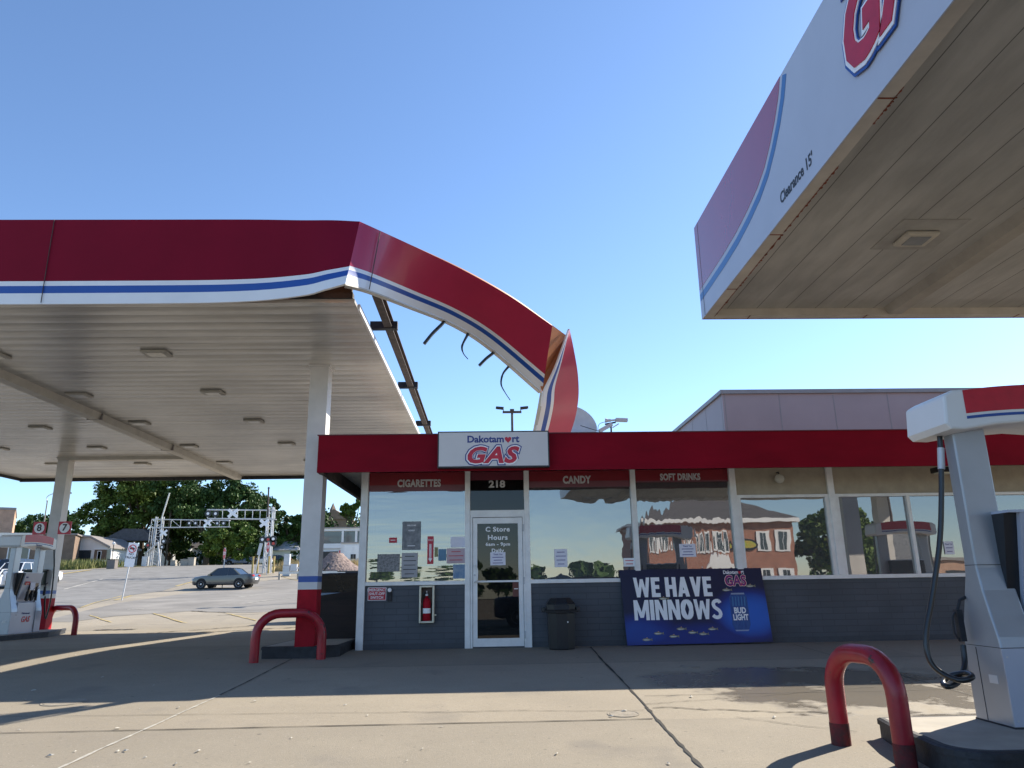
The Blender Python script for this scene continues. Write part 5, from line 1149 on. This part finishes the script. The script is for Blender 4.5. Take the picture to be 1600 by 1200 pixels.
# white bungalow
Y = 96; a = at(118,838,Y); b = at(172,838,Y); hgt = a.z-gz(Y); wd = b.x-a.x
o = empty('white_house', 'white bungalow with a slanted eave and picture window beside the brown brick wall', 'house', (a.x,Y,gz(Y)))
mb = MB(); mb.prism([(0,0),(wd,0),(wd,hgt*.62),(wd*.45,hgt*.95),(0,hgt)], 'y', 0, 8); mb.build('wall', M['housewhite'], o)
mb = MB(); mb.prism([(-.2,hgt),(wd*.45,hgt*.95),(wd+.4,hgt*.60),(wd+.4,hgt*.66),(wd*.45,hgt*1.02),(-.2,hgt*1.07)], 'y', -.4, 8.2); mb.build('roof', M['greytrim'], o)
mb = MB(); mb.box(.3,2.2,-.02,.0,hgt*.18,hgt*.55); mb.build('dark_window', M['darkglass'], o)
window_part(o, 2.6, 4.6, hgt*.22, hgt*.56, -.01); window_part(o, wd*.72, wd*.80, hgt*.2, hgt*.5, -.01, t=.08)
mb = MB(); mb.prism([(-1.5,hgt),(1.5,hgt*1.42),(4.2,hgt*1.40),(6,hgt*.98)], 'y', 9, 14); mb.build('rear_roof', M['shingle'], o)
# little houses glimpsed under the trees
for k, (px0, px1, pyt, Y, lab) in enumerate(((272,292,852,122,'white house wall glimpsed under the trees behind the crossing mast'),(296,314,856,125,'small white garage glimpsed left of the thick trunk'),(386,408,845,124,'white house glimpsed between bush and gate mast'))):
    a = at(px0,pyt,Y); b = at(px1,pyt,Y); hh = a.z-gz(Y); o = empty('white_house', lab, 'house', (a.x,Y,gz(Y)), R(60)); wd = max(3.5,(b.x-a.x)*1.6)
    mb = MB(); mb.box(0,wd,0,7,0,hh); mb.build('wall', M['housewhite'], o); mb = MB(); mb.prism([(-.4,hh),(wd+.4,hh),(wd/2,hh*1.35)], 'y', -.4, 7.4); mb.build('roof', M['shingle'], o)
    window_part(o, wd*.2, wd*.35, hh*.3, hh*.7, -.01, t=.08); window_part(o, wd*.6, wd*.75, hh*.3, hh*.7, -.01, t=.08)
a = at(424,850,118); o = empty('white_house', 'low house with a pale hipped roof right of the gate mast', 'house', (a.x,118,gz(118)))
mb = MB(); mb.box(0,4,0,7,0,2.4); mb.build('wall', M['housewhite'], o); mb = MB(); mb.add([(-.6,-.6,2.4),(4.6,-.6,2.4),(4.6,7.6,2.4),(-.6,7.6,2.4),(1.2,2.5,4.0),(2.8,4.5,4.0)], [(0,1,4),(1,5,4),(1,2,5),(2,3,5),(3,4,5),(3,0,4),(3,2,1,0)]); mb.build('roof', M['galv'], o)
# white two-storey block
Y = 90; a = at(488,826,Y); b = at(640,826,Y); zg = gz(Y)-.2; hh = a.z-zg; wd = b.x-a.x
o = empty('two_storey_block', 'white flat-roofed two-storey block with a ribbon of upper windows', 'building', (a.x,Y,zg))
mb = MB(); mb.box(0,wd,0,9,0,hh*.42); mb.box(0,wd,0,9,hh*.48,hh*.60); mb.box(0,wd,0,9,hh*.93,hh); mb.box(0,wd,.5,9,hh*.42,hh*.48); mb.box(0,wd,.3,9,hh*.60,hh*.93); mb.build('wall', M['housewhite'], o)
mb = MB(); mb.box(-.1,wd+.1,-.15,9.1,hh,hh+.12); mb.build('roof', M['greytrim'], o)
x = .5
for i, wv in enumerate((3.2,1.6,1.6,3.2,1.6,1.6,1.6)):
    mb = MB(); mb.box(x,x+wv-.2,.24,.29,hh*.61,hh*.92); mb.build('window', M['darkglass'], o); mb = MB(); mb.box(x+wv-.2,x+wv+.05,.02,.3,hh*.60,hh*.93); mb.build('mullion', M['housewhite'], o); x += wv
mb = MB(); mb.box(.9,3.2,-.03,-.005,.1,hh*.40); mb.build('porch_opening', M['inside'], o)
mb = MB(); mb.box(3.3,3.45,-.05,-.005,.1,hh*.42); mb.build('red_trim', M['stopred'], o)
window_part(o, 3.8, 4.8, hh*.12, hh*.34, -.01, t=.08)
# white shed in front
Y = 80; a = at(533,849,Y); b = at(575,849,Y); zg = gz(Y); hh = a.z-zg; wd = b.x-a.x
o = empty('white_shed', 'white metal shed with double doors behind the gravel heap', 'shed', (a.x,Y,zg))
mb = MB(); mb.box(0,wd,0,3,0,hh); mb.build('wall', M['housewhite'], o); mb = MB(); mb.box(-.1,wd+.1,-.1,3.1,hh,hh+.12); mb.build('roof', M['greytrim'], o)
mb = MB(); mb.box(.35,wd*.46,-.04,-.005,.1,hh*.92); mb.box(wd*.47,wd*.93,-.04,-.005,.1,hh*.92); mb.build('door', M['carwhite'], o)
for xx in (wd*.42,wd*.52): mb = MB(); mb.box(xx-.12,xx+.12,-.07,-.04,hh*.35,hh*.55); mb.build('door_vent', M['black'], o)
# church
Y = 150; a = at(500,812,Y); b = at(545,812,Y); ap = at(522,800,Y)
o = empty('church', 'brown gabled church roof with a small spire above the far trees', 'church', (a.x,Y,gz(Y))); hb = a.z-gz(Y); wd = b.x-a.x
mb = MB(); mb.box(0,wd,0,10,0,hb); mb.build('wall', M['brickbrown'], o); mb = MB(); mb.prism([(-.3,hb),(wd+.3,hb),(ap.x-a.x,ap.z-gz(Y)+.6)], 'y', -.3, 10.3); mb.build('roof', M['brickbrown'], o)
s_ = at(516,798,Y); mb = MB(); mb.box(s_.x-a.x-.5,s_.x-a.x+.5,2,3,0,s_.z-gz(Y)+.3); mb.lathe([(.7,0),(.001,1.6)], (s_.x-a.x,2.5,s_.z-gz(Y)+.3), n=4); mb.build('spire', M['brickbrown'], o)
# gravel heap
rng = np.random.default_rng(4); p = gnd(522,896); cxh, cyh = at(522,885,73).x, 73
mb = MB(); n = 46; vs = []
for j in range(n):
    for i in range(n):
        u_, v_ = -1+2*i/(n-1), -1+2*j/(n-1); r2 = math.hypot(u_*1.0, v_)
        h_ = max(0, 1-r2)*(1.95+.35*math.sin(u_*5+1))+(rng.random()*.09 if r2 < 1 else 0)
        vs.append((u_*2.9, v_*2.4, min(h_, 1.75-.2*abs(u_+.1))+ (0 if r2 < 1 else -.05)))
mb.add(vs, [(j*n+i,j*n+i+1,(j+1)*n+i+1,(j+1)*n+i) for j in range(n-1) for i in range(n-1)])
o = mb.build('gravel_heap', M['gravel']); o.location = (cxh, cyh, gz(cyh)-.02); o['kind'] = 'stuff'; o['label'] = 'pinkish brown heap of gravel before the white two-storey block'; o['category'] = 'gravel heap'
# low white rail and barrier
A, B = gnd(372,898), at(640,893,66)
o = empty('guard_rail', 'low white rail with short posts running along the back of the lot', 'rail', (0,0,0))
Yr = 63; x0, x1 = at(436,897,Yr).x, at(640,897,Yr).x
mb = MB(); mb.box(x0,x1,Yr,Yr+.08,gz(Yr)+.45,gz(Yr)+.62); mb.build('beam', M['whitewarm'], o)
for i in range(8): mb = MB(); x = x0+(x1-x0)*i/7; mb.box(x-.08,x+.08,Yr+.081,Yr+.2,gz(Yr)-.1,gz(Yr)+.6); mb.build('post', M['kerb'], o)
p = at(587,888,Yr-.3); mb = MB(); mb.box(-.2,.2,-.02,.02,-.2,.2); o = empty('small_lot_sign', 'little red and white sign fixed on the low white rail', 'sign', (at(586,886,62.8).x,62.85,gz(Yr)+.66)); mb.build('plate', M['lwhite'], o); mb = MB(); mb.box(-.17,.17,-.03,-.02,-.1,.17); mb.build('face', M['stopred'], o)
# ------------------------------------------------------------------ crossing structures
def disc_light(mb_parent, x, y, z, r=.38, red=False, facing=-1):
    mb = MB(); mb.lathe([(r,0),(r,.03)], (x,y,z), n=20, axis='y'); a = mb.build('signal_backing', M['black'], mb_parent)
    mb = MB(); mb.lathe([(r*.42,-.03),(r*.42,0)], (x,y,z), n=16, axis='y'); mb.build('lens', M['taillight'] if red else M['lwhite'], a)
def xbuck(parent, x, y, z, s=.6):
    mb = MB(); mb.bar((x-s,y,z-s*.8),(x+s,y,z+s*.8),.03,.26); mb.bar((x-s,y-.04,z+s*.8),(x+s,y-.04,z-s*.8),.03,.26); mb.build('crossbuck', M['lwhite'], parent)
def gantry(label, Y, pxm, py_top, py_bot, px_end, pyt_end, pyb_end, zmast, mastw=.9, lights=(), bucks=(), panels=9, diag=True):
    m = at(pxm, py_bot, Y); zg = gz(Y); o = empty('crossing_signal', label, 'railway signal', (m.x,Y,zg)); B_ = Vector((m.x,Y,zg))
    zt, zb = at(pxm,py_top,Y).z-zg, m.z-zg; e_t, e_b = at(px_end,pyt_end,Y)-B_, at(px_end,pyb_end,Y)-B_
    mb = MB()
    for dx in (-mastw/2, mastw/2):
        for dy in (0, .5): mb.tube([(dx,dy,0),(dx*.8,dy,zt+.3)], .075, 8)
    for i in range(8):
        z0_, z1_ = zt*i/8, zt*(i+1)/8; s_ = 1 if i % 2 else -1; mb.bar((-s_*mastw/2,0,z0_),(s_*mastw/2,0,z1_),.05); mb.bar((-mastw/2,0,z1_),(mastw/2,0,z1_),.05)
    mb.build('mast', M['galv'], o)
    st = mastw if e_b.x > 0 else -mastw
    mb = MB(); a_t, a_b = Vector((-st*.9,0,zt)), Vector((-st*.9,0,zb))
    for dy in (0,.55): mb.bar(a_t+Vector((0,dy,0)), e_t+Vector((0,dy,0)), .07); mb.bar(a_b+Vector((0,dy,0)), e_b+Vector((0,dy,0)), .09)
    for i in range(panels+1):
        f = i/panels; t_, b_ = a_t.lerp(e_t,f), a_b.lerp(e_b,f); mb.bar(t_, b_, .05)
        if i < panels and diag and i % 2 == 0: mb.bar(t_, a_b.lerp(e_b,(i+1)/panels), .045)
        mb.bar(t_, t_+Vector((0,.55,0)), .05)
    mb.build('truss_arm', M['galv'], o)
    for f in lights: q = a_t.lerp(e_t,f).lerp(a_b.lerp(e_b,f),.5); disc_light(o, q.x, -.35, q.z, .30)
    for f in bucks: q = a_t.lerp(e_t,f).lerp(a_b.lerp(e_b,f),.45); xbuck(o, q.x, -.42, q.z, .43)
    return o, B_, zt
g1, B1, zt1 = gantry('farther crossing signal with a truss arm reaching right from the left mast', 97, 247, 811, 824, 358, 813, 823, 0, 1.0, lights=(.50,.58,.86,.94), bucks=(.74,), panels=8)
disc_light(g1, -.9, -.3, at(238,852,97).z-B1.z, .36, True); disc_light(g1, 1.0, -.3, at(262,846,97).z-B1.z, .36)
disc_light(g1, .9, -.35, at(262,855,97).z-B1.z, .32)
xbuck(g1, .9, -.3, at(251,833,97).z-B1.z, .42)
mb = MB(); a = at(252,812,96.5)-B1; b = at(265,770,96.5)-B1; mb.bar(a,b,.16,.06); mb.build('gate_arm', M['whitewarm'], g1)
mb = MB(); mb.box(-1.35,-.75,-.5,.1,0,1.2); mb.build('gate_mechanism', M['galv'], g1); mb = MB(); mb.bar((-.9,-.3,1.7),(.2,-.3,2.8),.3,.12); mb.bar((.9,-.3,0),(.3,-.3,3),.14,.1); mb.build('counterweight', M['galv'], g1)
mb = MB(); 
for i in range(9): mb.bar((-.95,.6,.3+.5*i),(-1.25,.6,.3+.5*i),.04)
mb.bar((-.95,.6,0),(-.95,.6,5),.05); mb.bar((-1.25,.6,0),(-1.25,.6,5),.05); mb.build('ladder', M['galv'], g1)
g2, B2, zt2 = gantry('nearer crossing signal with a truss arm reaching left from the right mast', 70.5, 421, 797, 811, 324, 796, 810, 0, .55, lights=(.86,.97), bucks=(.60,), panels=9, diag=False)
for px, py, red in ((410,843,False),(419,843,True),(427,849,True),(427,842,False)): q = at(px,py,70.1)-B2; disc_light(g2, q.x, -.4, q.z, .30, red)
xbuck(g2, -.35, -.3, at(416,818,70.5).z-B2.z, .38)
mb = MB(); a = at(418,808,70.3)-B2; b = at(420,761,70.3)-B2; mb.bar(a,b,.12,.10); mb.bar(b+Vector((-.12,0,-.1)),b+Vector((.12,0,-.1)),.06); mb.build('gate_arm', M['rust'], g2)
for x in (-.95,-.5,.5,.95): mb = MB(); mb.tube([(x,-.9,0),(x,-.9,1.5)], .09, 8); mb.build('guard_post', M['yellow'], g2)
# crossing cabinet
Y = 67; p = at(448,890,Y); o = empty('crossing_cabinet', 'pale grey equipment post right of the nearer crossing mast', 'cabinet', (p.x,Y,gz(Y)))
mb = MB(); mb.box(-.30,.30,-.2,.2,0,.9); mb.box(-.25,.25,-.25,.2,.9,1.85); mb.build('housing', M['galv'], o, bevel=.03); mb = MB(); mb.box(.35,.9,-.2,.2,.4,1.0); mb.bar((.9,0,.7),(1.6,0,.35),.12); mb.build('mechanism', M['galv'], o)
mb = MB(); mb.bar((3.0,0,.1),(3.7,0,1.0),.14); o2 = mb.build('leaning_post', M['black']); o2.location = (p.x,Y,gz(Y)); tag(o2, 'short black leaning bar beside the equipment post', 'post')
# stop signs
def octs(r): return [(r*math.cos(R(22.5+45*i)), r*math.sin(R(22.5+45*i))) for i in range(8)]
def stop(px, py, Y, pyb, label, rz, r=.40):
    p = at(px,py,Y); zg = at(px,pyb,Y).z if pyb else gz(Y); zg = min(zg, p.z-1.5); zg = gz(Y); o = empty('stop_sign', label, 'stop sign', (p.x,Y,zg), rz); h_ = p.z-zg
    mb = MB(); mb.box(-.04,.04,0,.05,0,h_+.35); mb.build('post', M['galv'], o)
    mb = MB(); plate(mb, (0,-.005,h_), (1,0,0), (0,0,1), octs(r), .006); mb.build('border', M['lwhite'], o); mb = MB(); plate(mb, (0,-.012,h_), (1,0,0), (0,0,1), octs(r*.93), .004); mb.build('face', M['stopred'], o)
    text('lettering', 'STOP', r*.72, M['lwhite'], o, (0,-.0185,h_-.0), ext=.002, off=.008, xs=.9)
stop(351,865,56,None,'narrow-looking red stop sign on a thin post above the grey sedan', R(-58), .45)
stop(419,855,68.5,None,'red stop sign in front of the nearer crossing mast', R(-58), .52)
# no trucks sign
p0, p1 = gnd(190,938), at(201,868,gnd(190,938).y); Y = p0.y
o = empty('no_trucks_sign', 'leaning white sign with a red no-trucks ring on a thin post', 'sign', p0)
tl, br_ = at(196,848,Y)-p0, at(208,886,Y)-p0
d = Vector((.10,0,1)).normalized()
mb = MB(); mb.bar((0,0,-.1), d*(tl.z+.05), .05); mb.build('post', M['galv'], o)
c = d*((tl.z+br_.z)/2); wd = .245; uu = Vector((1,0,-.10)).normalized(); 
hh = (tl.z-br_.z)/2
mb = MB(); plate(mb, c+Vector((0,-.03,0)), uu, d, rect(-wd,wd,-hh+.5,hh), .004); plate(mb, c+Vector((0,-.03,0)), uu, d, rect(-wd,wd,-hh+.02,-hh+.47), .004); mb.build('plate', M['lwhite'], o)
rc = c+d*(hh-.30)
ring = [(.21*math.cos(2*math.pi*i/28),.21*math.sin(2*math.pi*i/28)) for i in range(28)]; ring2 = [(.165*math.cos(2*math.pi*i/28),.165*math.sin(2*math.pi*i/28)) for i in range(28)]
mb = MB(); plate(mb, rc+Vector((0,-.036,0)), uu, d, ring, .003); mb.build('ring', M['stopred'], o); mb = MB(); plate(mb, rc+Vector((0,-.040,0)), uu, d, ring2, .003); mb.build('ring_inside', M['lwhite'], o)
mb = MB(); plate(mb, rc+Vector((0,-.044,0)), uu, d, [(-.13,-.04),(.13,-.04),(.13,.04),(.07,.045),(.05,.07),(-.02,.07),(-.02,.04),(-.13,.06)], .003); mb.build('truck_symbol', M['lblack'], o)
mb = MB(); plate(mb, rc+Vector((0,-.048,0)), uu, d, [(-.13,.10),(-.10,.13),(.13,-.10),(.10,-.13)], .003); mb.build('slash', M['stopred'], o)
for t_, dz in (('NO',-.58),('TRUCKS',-.76)): text('lettering', t_, .16 if dz > -.9 else .10, M['lblack'], o, rc+d*(dz+.30)+Vector((0,-.036,0)), uu, d, ext=.002, off=.002)
# street lamp
Y = 75; pb, pt = at(58,885,Y), at(64,782,Y); e = at(103,770,Y)
o = empty('street_lamp', 'curved-arm street lamp behind the numbered column at the left', 'street lamp', (pb.x,Y,gz(Y))); Bz = Vector((pb.x,Y,gz(Y)))
pt = Vector((pb.x+.05,Y,pt.z)); mb = MB(); mb.tube([(0,0,0),pt-Bz], [.08,.055], 10); mb.build('pole', mat('weathered_pole', (.22,.20,.18), .6), o)
mb = MB(); mb.tube(smooth_path([pt-Bz+Vector((0,0,-.3)), at(74,776,Y)-Bz, at(88,770,Y)-Bz, e-Bz],5), .04, 8); mb.build('arm', M['galv'], o)
mb = MB(); mb.bar(e-Bz+Vector((-.2,0,0)), e-Bz+Vector((.5,0,-.02)), .3, .14); mb.build('lamp_head', M['blackdull'], o)
# ball lamps, utility box
for px, py, Y, lab in ((178,849,95,'white ball lamp just left of the no-trucks sign'),(215,852,96,'white ball lamp right of the no-trucks sign')):
    p = at(px,py,Y); o = empty('ball_lamp', lab, 'lamp', (p.x,Y,gz(Y))); h_ = p.z-gz(Y); mb = MB(); mb.tube([(0,0,0),(0,0,h_-.15)], .05, 8); mb.build('post', M['blackdull'], o)
    mb = MB(); mb.lathe([(.001,-.2),(.14,-.14),(.2,0),(.14,.14),(.001,.2)], (0,0,h_), n=16); mb.build('globe', M['lwhite'], o, smooth=True)
Y = 88; p = at(175,887,Y); o = empty('utility_box', 'grey-brown utility box on the grass verge', 'cabinet', (p.x,Y,gz(Y))); mb = MB(); mb.box(-.45,.45,-.4,.4,0,1.0); mb.build('body', mat('taupe_box',(.16,.14,.13),.6), o, bevel=.03); mb = MB(); mb.box(-.48,.48,-.43,.43,1.0,1.06); mb.build('lid', M['blackdull'], o)
# leaning signpost and utility pole near the gates
Y = 66; a, b = at(397,893,Y), at(409,850,Y); o = empty('leaning_signpost', 'leaning narrow street sign between the stop signs', 'sign', (a.x,Y,gz(Y))); B_ = Vector((a.x,Y,gz(Y)))
mb = MB(); mb.bar((0,0,-.1), b-B_, .07); mb.build('post', M['galv'], o); mb = MB(); q = at(406,858,Y)-B_; mb.bar(q+Vector((-.06,-.06,-.5)), q+Vector((.1,-.06,.5)), .28, .02); mb.build('plate', M['galv'], o)
Y = 108; a, b = at(258,882,Y), at(258,790,Y); o = empty('utility_pole', 'thin dark pole between the crossing mast and the thick trunk', 'pole', (a.x,Y,gz(Y))); mb = MB(); mb.tube([(0,0,0),(0,0,b.z-gz(Y))], .13, 8); mb.build('pole', M['bark'], o); mb = MB(); mb.tube(smooth_path([(0,0,b.z-gz(Y)),(1.2,0,b.z-gz(Y)+.3),(2.2,0,b.z-gz(Y)+.9)],4), .05, 6); mb.build('arm', M['bark'], o)
# low fence and small blocks at the far kerb
Y = 97; 
for i, (px, w_, h_) in enumerate(((271,.3,.6),(289,.5,.7),(299,.4,.9))):
    p = at(px,883,Y); mb = MB(); mb.box(-w_,w_,-.3,.3,0,h_); mb.box(-w_*1.08,w_*1.08,-.34,.34,h_,h_+.1); o = mb.build('kerb_block', M['kerb'], bevel=.03); o.location = (p.x,Y,gz(Y)); tag(o, ['small pale block by the far kerb left of the trunks','squat concrete block by the far kerb under the trees','taller concrete block nearest the thick trunk'][i], 'block')
# ------------------------------------------------------------------ behind the camera (seen in the windows)
Yb = -38; zg = gz(Yb)
o = empty('brick_building', 'red brick building with white windows and dark hipped roof mirrored in the store windows', 'building', (0,Yb,zg))
bx0, bx1, hb = 13.2, 25.9, 6.6
mb = MB(); mb.box(bx0,bx1,-12,0,0,hb); mb.build('wall', M['brickfar'], o)
mb = MB(); mb.box(bx0-.5,bx1+.5,-12.5,.5,hb,hb+.35); mb.build('cornice', M['housewhite'], o)
mb = MB(); mb.add([(bx0-.5,-12.5,hb+.351),(bx1+.5,-12.5,hb+.351),(bx1+.5,.5,hb+.351),(bx0-.5,.5,hb+.351),(bx0+6,-6,hb+3.3),(bx1-6,-6,hb+3.3)], [(0,1,5,4),(1,2,5),(2,3,4,5),(3,0,4),(3,2,1,0)]); mb.build('roof', M['shingle'], o)
def win_b(x, z):
    mb = MB(); mb.box(x-.62,x+.62,.005,.08,z-.9,z+.9); f = mb.build('window', M['housewhite'], o); mb = MB(); mb.box(x-.30,x-.03,.082,.1,z-.75,z+.75); mb.box(x+.03,x+.30,.082,.1,z-.75,z+.75); mb.build('pane', M['darkglass'], f)
for x in (14.4,16.2,18.0,19.8,23.3,25.0): win_b(x, 5.0)
for x in (14.4,16.2,23.3,25.0): win_b(x, 1.7)
mb = MB(); mb.prism([(17.6,2.8),(21.0,2.8),(19.3,4.0)], 'y', .005, .9); mb.build('porch_gable', M['housewhite'], o)
mb = MB(); mb.box(17.9,18.2,.3,.7,0,2.8); mb.box(20.4,20.7,.3,.7,0,2.8); mb.build('porch_column', M['housewhite'], o)
mb = MB(); mb.lathe([(.75,.01),(.75,.12)], n=32, axis='y'); pl = mb.build('oval_sign', M['black'], o, M=Matrix.Translation((21.8,0,4.7))@Matrix.Diagonal((1.25,1,.72,1))); mb = MB(); mb.lathe([(.6,.125),(.6,.14)], n=32, axis='y'); mb.build('oval_sign_face', mat('oval_face',(.5,.30,.05),.4,vs=2,col2=(.25,.4,.05)), o, M=Matrix.Translation((21.8,0,4.7))@Matrix.Diagonal((1.25,1,.6,1)))
def tree_b(label, x, y, H_, rad, seed):
    rng = np.random.default_rng(seed); zb = gz(y); o = empty('shade_tree', label, 'tree', (x,y,zb)); mb = MB(); mb.tube([(0,0,-.1),(.1,0,H_*.3),(0,0,H_*.6)], [.35,.28,.1], 8); cs = []; rs = []
    for i in range(90):
        d = rng.normal(size=3); d /= np.linalg.norm(d); q = np.array([0,0,H_*.6])+d*np.array([rad,rad,H_*.36])*(.5+.5*rng.random()); cs.append(q); rs.append(rad*.2)
        if i % 8 == 0: mb.tube([(0,0,H_*.35),tuple(q)], [.1,.03], 5)
    mb.build('trunk', M['bark'], o); me = leaf_mesh('crown', cs, rs, 130, .4, M['leafA'], rng); c = bpy.data.objects.new('crown', me); COL.objects.link(c); c.parent = o
tree_b('leafy tree mirrored in the window right of the brick building', 30.5, -40, 8.6, 3.6, 21)
tree_b('leafy tree mirrored in the window at the end of the row', 34.5, -44, 7.4, 3.4, 22)
o = empty('orange_building', 'low orange brick building mirrored in the far right window', 'building', (52,-50,gz(-50))); mb = MB(); mb.box(-8,22,-8,0,0,3.4); mb.build('wall', M['brickface'], o); mb = MB(); mb.box(-8.2,22.2,-8.2,.2,3.4,3.7); mb.build('coping', M['greytrim'], o)
for i in range(5): mb = MB(); mb.box(-6+5*i,-4+5*i,.005,.03,.6,2.4); mb.build('window', M['darkglass'], o)
o = empty('light_pole', 'light pole with round heads mirrored in the right window', 'light pole', (26,-22,gz(-22))); mb = MB(); mb.tube([(0,0,0),(0,0,8)], .1, 8); mb.build('pole', M['rust'], o)
for s_ in (-1,1): mb = MB(); mb.bar((0,0,7.9),(s_*.8,0,8.1),.06); mb.bar((s_*.6,0,8.1),(s_*1.1,0,8.1),.3,.15); mb.build('light_head', M['blackdull'], o)
o = empty('screen_sign', 'dark upright display sign mirrored behind the window notice', 'sign', (18.9,-8,gz(-8))); mb = MB(); mb.box(-.1,.1,-.1,.1,0,3); mb.build('post', M['rust'], o); mb = MB(); mb.box(-1.1,1.1,-.1,.15,1.5,3.9); mb.build('cabinet', M['black'], o); mb = MB(); mb.box(-1.0,1.0,.152,.17,1.6,3.8); mb.build('face', M['posternavy'], o)
mass('far_woods', 'band of trees behind the camera mirrored in the windows', -90, 90, -75, 6.0, M['leafB'], 9, 14, .9, 160, 90)
